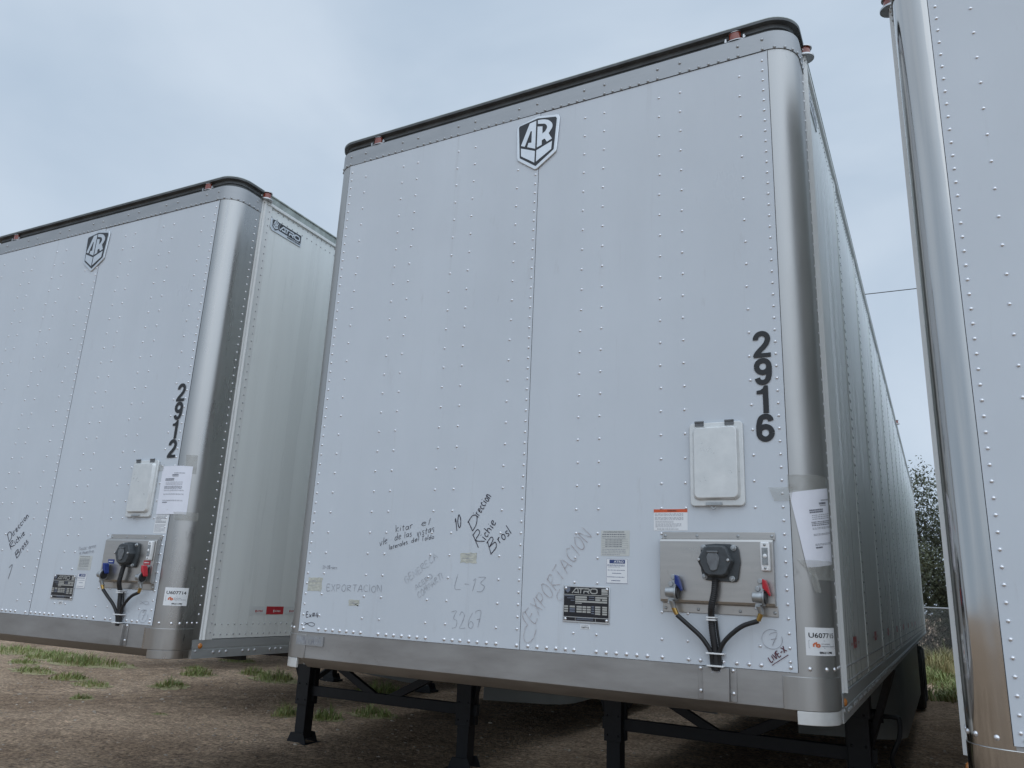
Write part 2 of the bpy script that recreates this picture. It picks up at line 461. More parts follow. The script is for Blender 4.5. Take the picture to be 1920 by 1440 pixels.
# one-line handwriting alphabet: (width, strokes); x-height 0.55, capitals 1.0
HW = {
 'a': (.45, [[(.40, .50), (.18, .55), (.02, .28), (.12, .02), (.32, .12), (.42, .52), (.40, .12), (.48, .0)]]),
 'b': (.42, [[(.04, 1.0), (.03, .05)], [(.04, .35), (.25, .55), (.40, .3), (.25, .02), (.04, .08)]]),
 'c': (.36, [[(.36, .47), (.20, .55), (.03, .30), (.14, .03), (.36, .08)]]),
 'd': (.45, [[(.38, .42), (.18, .50), (.02, .25), (.14, .02), (.36, .15), (.42, 1.0)], [(.41, .6), (.42, .02)]]),
 'e': (.40, [[(.04, .28), (.36, .36), (.30, .54), (.10, .48), (.03, .22), (.14, .02), (.38, .08)]]),
 'h': (.42, [[(.06, 1.0), (.03, .0)], [(.04, .35), (.22, .55), (.36, .42), (.38, .0)]]),
 'i': (.12, [[(.07, .52), (.05, .0)], [(.09, .74), (.11, .80)]]),
 'k': (.40, [[(.05, 1.0), (.03, .0)], [(.38, .60), (.05, .28), (.38, .0)]]),
 'l': (.10, [[(.07, 1.0), (.04, .0)]]),
 'm': (.62, [[(.03, .55), (.03, .0)], [(.03, .4), (.18, .55), (.30, .4), (.30, .0)], [(.30, .4), (.46, .55), (.58, .4), (.58, .0)]]),
 'n': (.40, [[(.04, .55), (.03, .0)], [(.04, .35), (.20, .55), (.34, .42), (.36, .0)]]),
 'o': (.40, [[(.20, .55), (.03, .32), (.12, .02), (.34, .10), (.38, .40), (.18, .55)]]),
 'r': (.32, [[(.04, .52), (.04, .0)], [(.04, .33), (.16, .52), (.32, .50)]]),
 's': (.32, [[(.32, .50), (.12, .54), (.06, .38), (.26, .24), (.26, .06), (.02, .03)]]),
 't': (.30, [[(.14, .85), (.12, .08), (.26, .02)], [(.0, .56), (.30, .60)]]),
 'u': (.40, [[(.04, .55), (.05, .12), (.2, .02), (.34, .16), (.36, .55), (.37, .0)]]),
 'v': (.38, [[(.02, .55), (.17, .0), (.37, .58)]]),
 'w': (.5, [[(.02, .55), (.13, .0), (.25, .4), (.37, .0), (.5, .58)]]),
 'x': (.40, [[(.02, .55), (.38, .0)], [(.38, .55), (.02, .0)]]),
 'A': (.55, [[(.0, .0), (.28, 1.0), (.55, .0)], [(.10, .36), (.46, .36)]]),
 'B': (.50, [[(.06, 1.0), (.02, .0)], [(.0, .92), (.34, 1.0), (.42, .75), (.08, .52)], [(.08, .52), (.48, .45), (.44, .08), (.0, .0)]]),
 'C': (.48, [[(.48, .85), (.28, 1.0), (.04, .6), (.10, .12), (.32, .0), (.48, .12)]]),
 'D': (.52, [[(.06, .98), (.02, .0)], [(.0, .95), (.36, .94), (.52, .5), (.34, .06), (.0, .0)]]),
 'E': (.42, [[(.40, 1.0), (.04, .98), (.02, .0), (.42, .02)], [(.03, .52), (.34, .54)]]),
 'G': (.52, [[(.48, .85), (.26, 1.0), (.03, .6), (.08, .1), (.32, .0), (.50, .2), (.50, .45), (.30, .45)]]),
 'I': (.10, [[(.06, 1.0), (.04, .0)]]),
 'L': (.40, [[(.08, 1.0), (.03, .02), (.40, .0)]]),
 'M': (.62, [[(.0, .0), (.10, 1.0), (.30, .35), (.50, 1.0), (.60, .0)]]),
 'N': (.52, [[(.02, .0), (.05, 1.0), (.46, .0), (.50, 1.0)]]),
 'O': (.52, [[(.26, 1.0), (.03, .62), (.10, .08), (.38, .02), (.52, .5), (.40, .95), (.24, 1.0)]]),
 'P': (.46, [[(.06, 1.0), (.03, .0)], [(.02, .95), (.38, 1.0), (.46, .72), (.30, .5), (.05, .48)]]),
 'R': (.50, [[(.06, 1.0), (.03, .0)], [(.02, .95), (.40, 1.0), (.44, .72), (.06, .50), (.50, .0)]]),
 'T': (.50, [[(.0, .98), (.50, 1.0)], [(.26, .98), (.22, .0)]]),
 'V': (.48, [[(.0, 1.0), (.22, .0), (.48, 1.0)]]),
 'X': (.46, [[(.0, 1.0), (.46, .0)], [(.44, 1.0), (.02, .0)]]),
 '0': (.44, [[(.24, 1.0), (.04, .60), (.10, .06), (.32, .06), (.44, .55), (.34, .96), (.22, 1.0)]]),
 '1': (.14, [[(.0, .82), (.12, 1.0), (.07, .0)]]),
 '2': (.44, [[(.04, .80), (.22, 1.0), (.40, .78), (.20, .35), (.02, .02), (.44, .03)]]),
 '3': (.44, [[(.02, .96), (.42, 1.0), (.18, .60), (.42, .42), (.34, .08), (.04, .0)]]),
 '4': (.46, [[(.26, 1.0), (.02, .36), (.46, .38)], [(.36, .75), (.32, .0)]]),
 '6': (.42, [[(.36, 1.0), (.10, .55), (.06, .12), (.28, .0), (.42, .26), (.24, .46), (.06, .26)]]),
 '7': (.44, [[(.02, .86), (.10, 1.0), (.44, .96), (.16, .0)], [(.10, .48), (.40, .52)]]),
 '8': (.42, [[(.36, .85), (.18, 1.0), (.08, .75), (.38, .25), (.20, .0), (.04, .22), (.36, .85)]]),
 '-': (.30, [[(.02, .42), (.30, .44)]]),
 '#': (.46, [[(.14, .9), (.08, .1)], [(.36, .9), (.30, .1)], [(.0, .62), (.46, .66)], [(.0, .34), (.44, .38)]]),
 ',': (.12, [[(.08, .9), (.04, .0)]]),
 ' ': (.30, []),
 "'": (.10, [[(.08, 1.0), (.05, .8)]]),
}
def put_hand(mb, s, p0, p1, ph, w, m=0, fn=lambda a, b, k: (a, -0.0046 - 0.00012 * (k % 4), b), gap=0.17, rnd=None):
    rnd = rnd or random.Random(len(s) * 31 + int(p0[0] * 1000))
    W_ = sum(HW[c][0] for c in s) + gap * (len(s) - 1)
    ax = ((p1[0] - p0[0]) / W_, (p1[1] - p0[1]) / W_)
    ay = (ph[0] - p0[0], ph[1] - p0[1])
    x = 0.0; k = 0
    for c in s:
        cw, strokes = HW[c]
        jy = rnd.uniform(-.05, .05); js = rnd.uniform(.9, 1.1); sh_ = rnd.uniform(-.05, .08)
        for st in strokes:
            pts = [(x + a + sh_ * b + rnd.uniform(-.014, .014), b * js + jy + rnd.uniform(-.01, .01)) for a, b in st]
            pts = catmull([(p[0], p[1]) for p in pts], 5)
            pts = [(p0[0] + ax[0] * p[0] + ay[0] * p[1], p0[1] + ax[1] * p[0] + ay[1] * p[1]) for p in pts]
            ribbon(mb, pts, w, m, fn, k, 0.16); k += 1
        x += cw + gap

# ------------------------------------------------------------------ semi trailers
HA, HW2, RC = 1.18, 1.30, 0.12            # half width of the flat front, half width, corner radius
LEN = 15.8
ZB, ZT, ZH, ZR = 1.175, 3.783, 3.878, 3.942   # panel bottom / top, header top, roof edge
POST_END = 0.235
COLS_SPARSE = (-1.057, -0.791, -0.690, -0.425, -0.318, -0.055, 0.311, 0.412, 0.687, 0.788, 1.058)
BOTTOM_ROW = [-1.154, -1.055, -1.009, -.965, -.921, -.879, -.836, -.793, -.688, -.641, -.598, -.553, -.509, -.466, -.419,
              -.318, -.275, -.235, -.189, -.146, -.099, -.052, .049, .102, .146, .19, .233, .276, .314, .412, .455, .498, .541, .584, .627, .687,
              .790, .835, .92, .97, 1.015, 1.058, 1.16]

def corner_path(side, s0=0.0, s1=None, n=10):
    """plan of a rounded front corner: from the flat front round to the side at y = POST_END"""
    pts = []
    for i in range(n + 1):
        t = math.pi / 2 * i / n
        pts.append((side * (HA + RC * math.sin(t)), RC * (1 - math.cos(t)), side * math.sin(t), -math.cos(t)))
    pts.append((side * HW2, POST_END, side, 0.0))
    return pts
def post_point(s, z, out=0.0, side=1):
    """point on the corner post at arc length s from the edge of the flat front (negative: on the flat)"""
    if s < 0:
        return (side * (HA + s), -out, z)
    if s < RC * math.pi / 2:
        t = s / RC
        return (side * (HA + (RC + out) * math.sin(t)), RC - (RC + out) * math.cos(t), z)
    return (side * (HW2 + out), RC + s - RC * math.pi / 2, z)
def front_path():
    L = corner_path(-1)[::-1]; Rr = corner_path(1)
    xs = [-0.9, -0.6, -0.3, 0, 0.3, 0.6, 0.9]
    return L + [(x, 0.0, 0.0, -1.0) for x in xs] + Rr

def marker_lamp(parent, x, y, z, side, lens='amber'):
    """side 0: on the front header, facing -y; +1 / -1: on the trailer's side"""
    if side == 0:
        T = lambda a, d, h: (x + a, y - d, z + h)
    else:
        T = lambda a, d, h: (x + side * d, y + a, z + h)
    b = MB()
    def half_disc(w, d0, d1, h0, h1, m=0, n=12):
        pts = [(w * math.cos(math.pi * i / n), d0 + (d1 - d0) * math.sin(math.pi * i / n)) for i in range(n + 1)]
        b.prism(pts, lambda a, d: T(a, d, h0), lambda a, d: T(a, d, h1), m)
    if side:
        half_disc(0.042, 0.0, 0.048, -0.030, -0.022)
        half_disc(0.034, 0.0, 0.040, 0.022, 0.028)
    else:
        half_disc(0.040, 0.0, 0.018, -0.023, -0.0195)
        half_disc(0.031, 0.0, 0.018, 0.020, 0.0225)
        for a0 in (-.046, .036):
            b.prism([(a0, -.019), (a0 + .010, -.019), (a0 + .008, .000), (a0 + .002, .000)], lambda a, h: T(a, .008, h), lambda a, h: T(a, .0, h))
    b.dome(T(0.044, 0.004, -0.01), T(0, 1, 0) if False else ((0, -1, 0) if side == 0 else (side, 0, 0)), 0.005)
    b.dome(T(-0.044, 0.004, -0.01), (0, -1, 0) if side == 0 else (side, 0, 0), 0.005)
    o = b.build('marker_light', 'chrome', parent)
    b = MB()
    n = 12
    pts = [(0.028 * math.cos(math.pi * i / n), (0.034 if side else 0.016) * math.sin(math.pi * i / n)) for i in range(n + 1)]
    b.prism(pts, lambda a, d: T(a, d, -0.0195), lambda a, d: T(a * .94, d * .94, 0.020))
    b.build('lens', lens, o)
    return o

def make_gear(root, y0, crank=True):
    g = MB()
    g.bar((-1.12, y0, 0.33), (1.12, y0, 0.33), 0.06, 0.10)
    for s in (-1, 1):
        g.bar((s * 0.72, y0, 0.66), (s * 0.10, y0, 0.35), 0.05, 0.075)
        g.bar((s * 1.03, y0, 0.36), (s * 0.60, y0 + 0.75, 0.98), 0.05, 0.05)
        g.bar((s * 1.04, y0, 0.30), (s * 1.27, y0 - 0.10, 0.98), 0.042, 0.05)
        g.bar((s * 0.72, y0, 0.62), (s * 0.86, y0, 1.0), 0.05, 0.09)
    g.box(-1.2, 1.2, y0 - 0.09, y0 + 0.09, 0.945, 1.0)
    go = g.build('landing_gear', 'chassis', root, 0.004)
    for s in (-1, 1):
        b = MB()
        b.box(s * 1.0 - .08, s * 1.0 + .08, y0 - .085, y0 + .085, 0.19, 0.95)
        b.box(s * 1.0 - .062, s * 1.0 + .062, y0 - .066, y0 + .066, GZ + .05, 0.19)
        b.box(s * 1.0 - .095, s * 1.0 + .095, y0 - .10, y0 + .10, .60, .78)
        b.box(s * 1.0 - .10, s * 1.0 + .10, y0 - .012, y0 + .012, .20, .95)
        for z in (.24, .40, .62, .74):
            for xx in (-.05, .05):
                b.dome((s * 1.0 + xx, y0 - (.10 if z > .6 else .085), z), (0, -1, 0), .012, .010, 6)
        b.build('leg', 'chassis', go, 0.006)
        b = MB()
        b.box(s * 1.0 - .15, s * 1.0 + .15, y0 - .13, y0 + .13, GZ - .02, GZ + .012)
        for yy in (y0 - .09, y0 + .09):
            b.prism([(-.13, GZ + .012), (.13, GZ + .012), (.085, GZ + .11), (-.085, GZ + .11)],
                    lambda a, c: (s * 1.0 + a, yy - .006, c), lambda a, c: (s * 1.0 + a, yy + .006, c))
        b.build('foot', 'chassis', go)
    if crank:
        b = MB()
        p = [(1.10, y0, 0.62), (1.26, y0, 0.62), (1.29, y0, 0.60), (1.28, y0 - .03, 0.48), (1.22, y0 - .02, .33), (1.24, y0 + .05, 0.22), (1.30, y0 + .02, .10)]
        b.tube(catmull(p, 5), 0.017, 8)
        b.cyl((1.08, y0, .62), (1.18, y0, .62), 0.05)
        b.build('crank_handle', 'chassis', go)

def make_wheels(root):
    for yy in (12.95, 14.25):
        b = MB()
        b.cyl((-1.0, yy, GZ + .5), (1.0, yy, GZ + .5), 0.06)
        b.build('axle', 'chassis', root)
        for s in (-1, 1):
            b = MB(); seg = 40
            for (x0, x1) in ((0.68, 0.92), (1.0, 1.26)):
                prof = [(x0, .30), (x0, .46), (x0 + .03, .495), ((x0 + x1) / 2, .502), (x1 - .03, .495), (x1, .46), (x1, .30)]
                vs_ = []; fs = []
                for k in range(seg):
                    t = 2 * math.pi * k / seg
                    vs_ += [(s * px, yy + rr * math.cos(t), GZ + .5 + rr * math.sin(t)) for px, rr in prof]
                n = len(prof)
                for k in range(seg):
                    for i in range(n - 1):
                        fs.append((k * n + i, k * n + i + 1, ((k + 1) % seg) * n + i + 1, ((k + 1) % seg) * n + i))
                b.add(vs_, fs)
            w = b.build('wheel', 'tyre', root)
            b = MB()
            b.cyl((s * 1.12, yy, GZ + .5), (s * 1.23, yy, GZ + .5), .10, .30, 24, caps=False)
            b.cyl((s * 1.09, yy, GZ + .5), (s * 1.24, yy, GZ + .5), .09, .085, 16)
            for k in range(10):
                t = 2 * math.pi * k / 10
                b.dome((s * 1.145, yy + .14 * math.cos(t), GZ + .5 + .14 * math.sin(t)), (s, 0, 0), .016, .02, 8)
            b.build('rim', 'white', w)
    for s in (-1, 1):
        b = MB()
        b.box(s * .85 - .3, s * .85 + .3, 14.95, 14.965, 0.0, .95)
        b.build('mudflap', 'tyre', root)
    b = MB()
    for s in (-1, 1):
        b.box(s * .55 - .04, s * .55 + .04, 11.3, 15.4, .62, .95)
    for y in (11.4, 13.6, 15.2):
        b.box(-.56, .56, y, y + .08, .70, .86)
    b.build('bogie_frame', 'chassis', root)

def rivets_front(b, mi, zmin, zmax, xs_seam):
    z = 1.257
    k = 0
    while z < zmax - 0.03:
        for x in (-1.165 + 0.002, xs_seam - 0.0145, 1.16):
            b.dome((x, -0.003 if x < xs_seam else -0.0012, z), (0, -1, 0), 0.0063, 0.0044, 8, mi)
        if k % 2 == 0:
            for x in COLS_SPARSE:
                b.dome((x + random.uniform(-.0015, .0015), -0.003 if x < xs_seam else -0.0012, z), (0, -1, 0), 0.0063, 0.0044, 8, mi)
        z += 0.0506; k += 1
    for x in BOTTOM_ROW:
        b.dome((x, -0.003 if x < xs_seam else -0.0012, 1.1915), (0, -1, 0), 0.0085, 0.006, 10, mi)
    for x in (-1.165, 1.16):
        b.dome((x, -0.003, 1.21), (0, -1, 0), 0.0063, 0.0044, 8, mi)

def side_panel(root, s, rivets, ymax_dense=6.0):
    b = MB()
    x0 = s * (HW2 - 0.012)
    seams = [0.262] + [1.42 + 1.2 * k for k in range(12)] + [LEN]
    for i in range(len(seams) - 1):
        y0, y1 = seams[i], seams[i + 1]
        off = 0.0 if i % 2 else 0.002
        if i < len(seams) - 2:
            y1 += 0.04
        b.box(min(x0, s * (HW2 + off)), max(x0, s * (HW2 + off)), y0, y1, 1.105, 3.872)
    # joint battens between the sheets
    for y in seams[1:-1]:
        b.box(min(x0, s * (HW2 + .006)), max(x0, s * (HW2 + .006)), y - .022, y + .05, 1.108, 3.868, 0)
    # horizontal bottom seam line
    if rivets:
        nrm = (s, 0, 0)
        def rv(y, z, o=0.002):
            b.dome((s * (HW2 + o), y, z), nrm, 0.0058, 0.0042, 7 if y < 4 else 5, 1)
        y = 0.335
        while y < LEN - .1:
            st = 0.05 if y < ymax_dense else 0.1
            for z in (3.854, 3.803, 1.184, 1.127):
                rv(y, z)
            y += st
        z = 1.235
        while z < 3.79:
            for j, yy in enumerate(seams[1:-1]):
                if yy < 9 or (int(z / .05) % 2 == 0):
                    rv(yy + .002, z, .006); rv(yy + .034, z, .006)
            z += 0.051
    b.build('side_panel', ['side', 'rivet_grey'], root)

def make_trailer(loc, rz, label, cfg, group='semi trailers parked in a row'):
    root = empty('semi_trailer', loc, rz, label, 'trailer', group)
    steel = cfg.get('steel', 'steel')
    full = cfg.get('full', True)
    xs = cfg.get('seam', 0.0625)
    # ---- front wall: two overlapping sheets with their rivets
    b = MB()
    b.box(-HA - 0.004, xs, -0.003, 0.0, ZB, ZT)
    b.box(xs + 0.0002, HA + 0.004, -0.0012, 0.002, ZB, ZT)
    if full:
        rivets_front(b, 1, ZB, ZT, xs)
        b.box(xs, xs + 0.0016, -0.0021, -0.0011, ZB, ZT, 2)
        b.box(-HA, HA, -0.0042, 0.0, ZT - 0.0005, ZT + 0.0035, 2)
        b.box(HA + 0.004, HA + 0.0062, -0.0015, 0.003, ZB, ZT, 2)
        b.box(-HA - 0.0062, -HA - 0.004, -0.0025, 0.003, ZB, ZT, 2)
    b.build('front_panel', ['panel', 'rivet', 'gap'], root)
    # ---- rounded stainless corner posts
    for s in (-1, 1):
        b = MB()
        b.sweep(corner_path(s, n=18), [(0.0005, 1.06), (0.0005, ZT + .004), (-0.01, ZT + .004), (-0.01, 1.06)])
        z = 1.24
        while z < ZT - 0.03 and full:
            b.dome((s * (HW2 + .0005), POST_END - 0.028, z), (s, 0, 0), 0.0062, 0.0045, 8, 1)
            z += 0.0506
        if full:
            for t in (0.045, 0.11, 0.155):
                p = post_point(t, 1.1905, 0.0005, s); th = min(t / RC, math.pi / 2)
                b.dome(p, (s * math.sin(th), -math.cos(th), 0), 0.0082, 0.006, 10, 1)
            for t in (0.20, 0.235, 0.27):
                b.dome(post_point(t, 1.193, 0.0005, s), (s, 0, 0), 0.0065, 0.005, 8, 1)
        b.build('corner_post', [steel, 'rivet'], root)
        # bright vertical strip where the corner meets the side
        b = MB()
        prof_ = [(-.01, .001), (.004, .001), (.008, .004), (.008, .008), (.0035, .010), (.0035, .014), (.013, .017), (.0185, .021), (.0185, .029), (.015, .034), (-.01, .034)]
        b.prism(prof_, lambda o_, y_: (s * (HW2 + o_), POST_END + y_, 1.10), lambda o_, y_: (s * (HW2 + o_), POST_END + y_, 3.874))
        xa, xb = sorted((s * (HW2 - .01), s * (HW2 + .009)))
        b.box(xa, xb, POST_END + .034, POST_END + .085, 1.10, 3.871)
        z = 1.14
        while full and z < 3.84:
            b.dome((s * (HW2 + .009), POST_END + .066, z), (s, 0, 0), .0058, .0042, 7, 1); z += .0506
        b.build('corner_strip', ['strip', 'rivet_grey'], root)
    # ---- header along the top of the front and round both corners
    b = MB()
    b.sweep(front_path(), [(0.0045, ZT + .002), (0.0045, ZH), (-0.03, ZH), (-0.03, ZT + .002)])
    if full:
        x = -1.182
        groups = [(-1.182,), (-1.076, -1.034, -.989, -.945, -.901, -.857, -.810), (-.704, -.662, -.619, -.572, -.525, -.480, -.437),
                  (-.330, -.288, -.243, -.199, -.154, -.110, -.064), (.042, .088, .133, .178, .222, .266, .304), (.412, .455, .50, .545, .59, .635, .682),
                  (.790, .835, .88, .925, .97, 1.015, 1.058), (1.165,)]
        for g in groups:
            for x in g:
                b.dome((x, -0.0045, 3.7925), (0, -1, 0), 0.0076, 0.0056, 8, 1)
            for x in ((g[0], g[-1]) if len(g) > 1 else g):
                b.dome((x, -0.0045, 3.8425), (0, -1, 0), 0.0078, 0.0058, 8, 1)
        for s in (-1, 1):
            for t in (0.035, .08, .12, .155, .20, .24, .275):
                th = min(t / RC, math.pi / 2)
                b.dome(post_point(t, 3.7925, 0.0045, s), (s * math.sin(th), -math.cos(th), 0), 0.0076, 0.0056, 8, 1)
            b.dome(post_point(.262, 3.845, .0045, s), (s, 0, 0), 0.0066, 0.005, 8, 1)
    b.build('header_trim', ['trim', 'rivet_grey'], root)
    # ---- recessed channel with its shade in the colour, roof edge and roof
    b = MB()
    b.sweep(front_path(), [(-0.022, ZH - .002), (-0.022, 3.905), (-0.014, 3.907), (-0.014, 3.93), (-.06, 3.93), (-.06, ZH - .002)])
    b.build('roof_channel', 'rooftrim', root)
    b = MB()
    b.sweep(front_path(), [(0.011, 3.9285), (0.012, 3.940), (-0.05, 3.940), (-0.05, 3.9285)], 1)  # lip underside and edge coloured dark to carry their shade
    b.sweep(front_path(), [(0.0125, 3.9402), (0.012, 3.944), (0.002, 3.948), (-0.10, 3.952), (-0.10, 3.9402)])
    b.box(-HW2 + .02, HW2 - .02, POST_END, LEN, 3.925, 3.951)
    b.box(-HA + .08, HA - .08, 0.08, POST_END, 3.93, 3.9505)
    b.build('roof', ['rooflip', 'rooftrim'], root)
    for s in (-1, 1):
        b = MB()
        xa, xb = sorted((s * (HW2 - .03), s * (HW2 + .004)))
        b.box(xa, xb, POST_END + .004, LEN, 3.876, 3.944, 0)
        xa, xb = sorted((s * (HW2 - .03), s * (HW2 + .016)))
        b.box(xa, xb, POST_END + .004, LEN, 3.864, 3.886, 1)
        xa, xb = sorted((s * (HW2 - .03), s * (HW2 + .012)))
        b.box(xa, xb, POST_END + .004, LEN, 3.936, 3.947, 0)
        b.build('roof_rail', ['rooflip', 'strip'], root, 0.003)
        side_panel(root, s, cfg.get('rivet_side') in (s, 2))
    # ---- bottom rail, its slanting lower lip, corner caps
    b = MB()
    b.box(-HA - .005, HA + .005, 0.001, 0.05, 1.052, ZB - 0.0015)
    b.add([(x, y, z) for x in (-HA + .01, HA - .01) for y, z in ((0.002, 1.0518), (0.075, 1.004), (0.09, 1.004), (0.05, 1.0518))],
          [(0, 1, 5, 4), (1, 2, 6, 5), (2, 3, 7, 6), (0, 3, 2, 1), (4, 5, 6, 7)], 1)
    b.box(-HA, HA, 0.0002, 0.004, 1.0535, 1.058, 0)
    b.build('bottom_rail', ['rail', 'under2' if False else 'rail'], root)
    for s in (-1, 1):
        b = MB()
        path = corner_path(s, n=14)
        path = [(s * (HA - .05), 0.0, 0.0, -1.0)] + path[:-1] + [(s * HW2, .185, s, 0.0)]
        b.sweep(path, [(0.004, 1.05), (0.004, ZB - .012), (-.012, ZB - .012), (-.012, 1.05)])
        path2 = [(s * (HA - .005), 0.0, 0.0, -1.0)] + corner_path(s, n=14)[:-1] + [(s * HW2, .175, s, 0.0)]
        b.sweep(path2, [(0.0025, 1.004), (0.0025, 1.0495), (-.012, 1.0495), (-.012, 1.004)], 1)
        b.build('corner_cap', [cfg.get('steel', 'steel'), cfg.get('caplow', 'docbox')], root, 0.002)
    for s in (-1, 1):
        b = MB()
        def sx(o): return s * (HW2 + o)
        prof = [(0.006, 1.0), (0.006, 1.046), (0.003, 1.048), (0.003, 1.055), (0.006, 1.057), (0.006, 1.101), (-.03, 1.101), (-.03, 1.0)]
        b.sweep([(s * HW2, .19, s, 0), (s * HW2, LEN, s, 0)], prof)
        if full:
            y = .346
            while y < LEN - .3:
                for k in range(3):
                    b.dome((sx(.006), y + .049 * k, 1.030), (s, 0, 0), .0105, .007, 8, 1)
                y += .2305
            b.dome((sx(.006), .215, 1.040), (s, 0, 0), .0085, .006, 8, 1)
        o = b.build('side_rail', ['siderail', 'rivet_grey'], root)
        if full:
            b = MB()
            b.dome((sx(.006), .243, 1.068), (s, 0, 0), .016, .010, 14, 0)
            b.build('side_marker', 'amber_small', root)
    # ---- floor, rear, running gear
    b = MB()
    b.box(-HW2 + .03, HW2 - .03, .06, LEN, 1.06, 1.10)
    b.box(-.6, .6, .1, 2.2, 1.0, 1.05)
    y = .6
    while y < LEN:
        b.box(-HW2 + .03, HW2 - .03, y, y + .05, .97, 1.06); y += .42
    b.build('floor', 'under', root)
    b = MB()
    b.box(-HW2 + .005, HW2 - .005, LEN - .02, LEN + .02, 1.0, 3.93)
    b.build('rear_doors', 'side', root)
    make_gear(root, 3.95, cfg.get('crank', True))
    make_wheels(root)
    if cfg.get('skirt', True):
        for s in (-1, 1):
            pts = [(.30, 5.60), (.62, 5.69), (.95, 5.80), (1.10, 5.88), (1.19, 6.0), (1.235, 6.18), (1.24, 6.5), (1.24, 8.5), (1.24, 11.2)]
            zb_ = [.20] * 8 + [.20]
            if s == -1:
                pts = [(.52, 5.60), (.75, 5.52), (1.0, 5.35), (1.22, 5.10), (1.25, 6), (1.25, 11.2)]
                zb_ = [.29, .31, .36, .42, .3, .3]
            b = MB(); vs_ = []
            for (x, y), z in zip(pts, zb_):
                vs_ += [(s * x, y, z), (s * x, y, .98), (s * (x - .012), y + .01, .98), (s * (x - .012), y + .01, z)]
            fs = []
            for i in range(len(pts) - 1):
                for k in range(4):
                    fs.append((4 * i + k, 4 * i + 4 + k, 4 * i + 4 + (k + 1) % 4, 4 * i + (k + 1) % 4))
            fs += [(0, 1, 2, 3), tuple(4 * (len(pts) - 1) + k for k in range(4))]
            b.add(vs_, fs)
            b.build('side_skirt', 'skirt', root)
    if full:
        for x in (-1.0, 1.045):
            marker_lamp(root, x, 0.008, 3.904, 0)
        for s in (-1, 1):
            marker_lamp(root, s * (HW2 + .004), .262, 3.912, s)
            marker_lamp(root, s * (HW2 + .004), 8.5, 3.912, s)
    return root

# ---- fittings on the front wall
EMB_OUT = [(-.122, .1074), (-.1185, .118), (-.109, .1275), (-.0058, .1531), (.0048, .1531), (.108, .1345), (.118, .127), (.1225, .1136), (.1225, .0948), (.1105, -.068), (.107, -.078), (.099, -.086),
           (.0064, -.1514), (-.003, -.1535), (-.0119, -.1508), (-.0992, -.0859), (-.109, -.077), (-.1135, -.0602)]
EMB_IN = [(-.108, .1125), (-.1025, .1195), (-.0005, .1385), (.1005, .1205), (.1075, .1115), (.095, -.0634), (-.0035, -.134), (-.0955, -.067)]
EMB_A = [(-.0899, .0006), (-.0443, .119), (-.0073, .125), (-.0074, -.036), (-.0531, -.0157), (-.0475, .0064), (-.0302, .0046), (-.0303, .0704), (-.037, .0723), (-.068, -.0096)]
EMB_R = [(.0019, .1264), (.03, .1225), (.043, .119), (.060, .1115), (.0723, .1013), (.082, .089), (.0861, .076), (.0855, .065), (.0816, .056), (.0655, .0337), (.0848, -.002), (.0568, -.0131), (.0471, .0054), (.0418, .0082), (.0285, .0024),
         (.0287, -.0229), (.0016, -.0317), (.0015, .0887), (.0294, .0824), (.0302, .0411), (.0455, .0498), (.0553, .0658), (.056, .075), (.0521, .0841), (.0466, .091), (.0386, .0959), (.0028, .1046)]
EMB_C1 = [(-.0895, -.0145), (-.0082, -.0491), (-.0094, -.1147), (-.0871, -.0596)]
EMB_C2 = [(.0001, -.0472), (.0861, -.0155), (.083, -.0607), (-.0004, -.1117)]
def emblem(root, cx, cz):
    T = lambda P: [(cx + a, cz + b) for a, b in P]
    b = MB()
    n = len(EMB_OUT)
    # rim: outer wall, bevelled face to the inner edge
    mid = [(a * .965, c * .97) for a, c in EMB_OUT]
    b.front(T(EMB_OUT), -0.010, -0.003)
    o_ = len(b.v)
    rim = b.build('emblem', 'silver', root, 0.003)
    b = MB()
    b.front(T(EMB_IN), -0.0112, -0.0102)
    b.build('field', 'fieldblack', rim)
    b = MB()
    for P in (EMB_A, EMB_R, EMB_C1, EMB_C2):
        b.front(T(P), -0.0132, -0.0114)
    b.build('letters', 'silver', rim)

def document_box(root, dx):
    b = MB()
    x0, x1, z0, z1 = .810 + dx, 1.024 + dx, 1.768, 2.103
    def rr(x0, x1, z0, z1, r, n=4):
        out = []
        for cx, cz, a in ((x1 - r, z1 - r, 0), (x0 + r, z1 - r, 90), (x0 + r, z0 + r, 180), (x1 - r, z0 + r, 270)):
            out += [(cx + r * math.cos(R(a + 90 * i / n)), cz + r * math.sin(R(a + 90 * i / n))) for i in range(n + 1)]
        return out
    b.front(rr(x0, x1, z0, z1, .016), -.016, -.002)
    box = b.build('document_box', 'docbox', root, .003)
    b = MB()
    A = rr(x0 + .014, x1 - .016, z0 + .022, z1 - .016, .022); B_ = rr(x0 + .022, x1 - .024, z0 + .03, z1 - .024, .018)
    n = len(A)
    b.add([(p[0], -.0162, p[1]) for p in A] + [(p[0], -.032, p[1]) for p in B_],
          [(i, (i + 1) % n, (i + 1) % n + n, i + n) for i in range(n)] + [tuple(range(n, 2 * n))])
    b.build('lid', 'docbox', box, .002)
    for hx in (.852, .972):
        b = MB()
        b.rect(hx - .018 + dx, hx + .018 + dx, z1 - .014, z1 + .003, -.0195, -.0165)
        b.cyl((hx - .018 + dx, -.019, z1 + .003), (hx + .018 + dx, -.019, z1 + .003), .0045, seg=8)
        b.build('hinge', 'plastic2', box)
    b = MB()
    b.rect(.905 - .032 + dx, .905 + .032 + dx, z0 + .002, z0 + .014, -.024, -.0165)
    t = [( .905 + dx + .008 * math.cos(R(a)), -.026, z0 - .004 + .009 * math.sin(R(a))) for a in range(180, 361, 20)]
    b.tube(t, .0028, 6)
    b.build('latch', 'zinc', box, .0015)

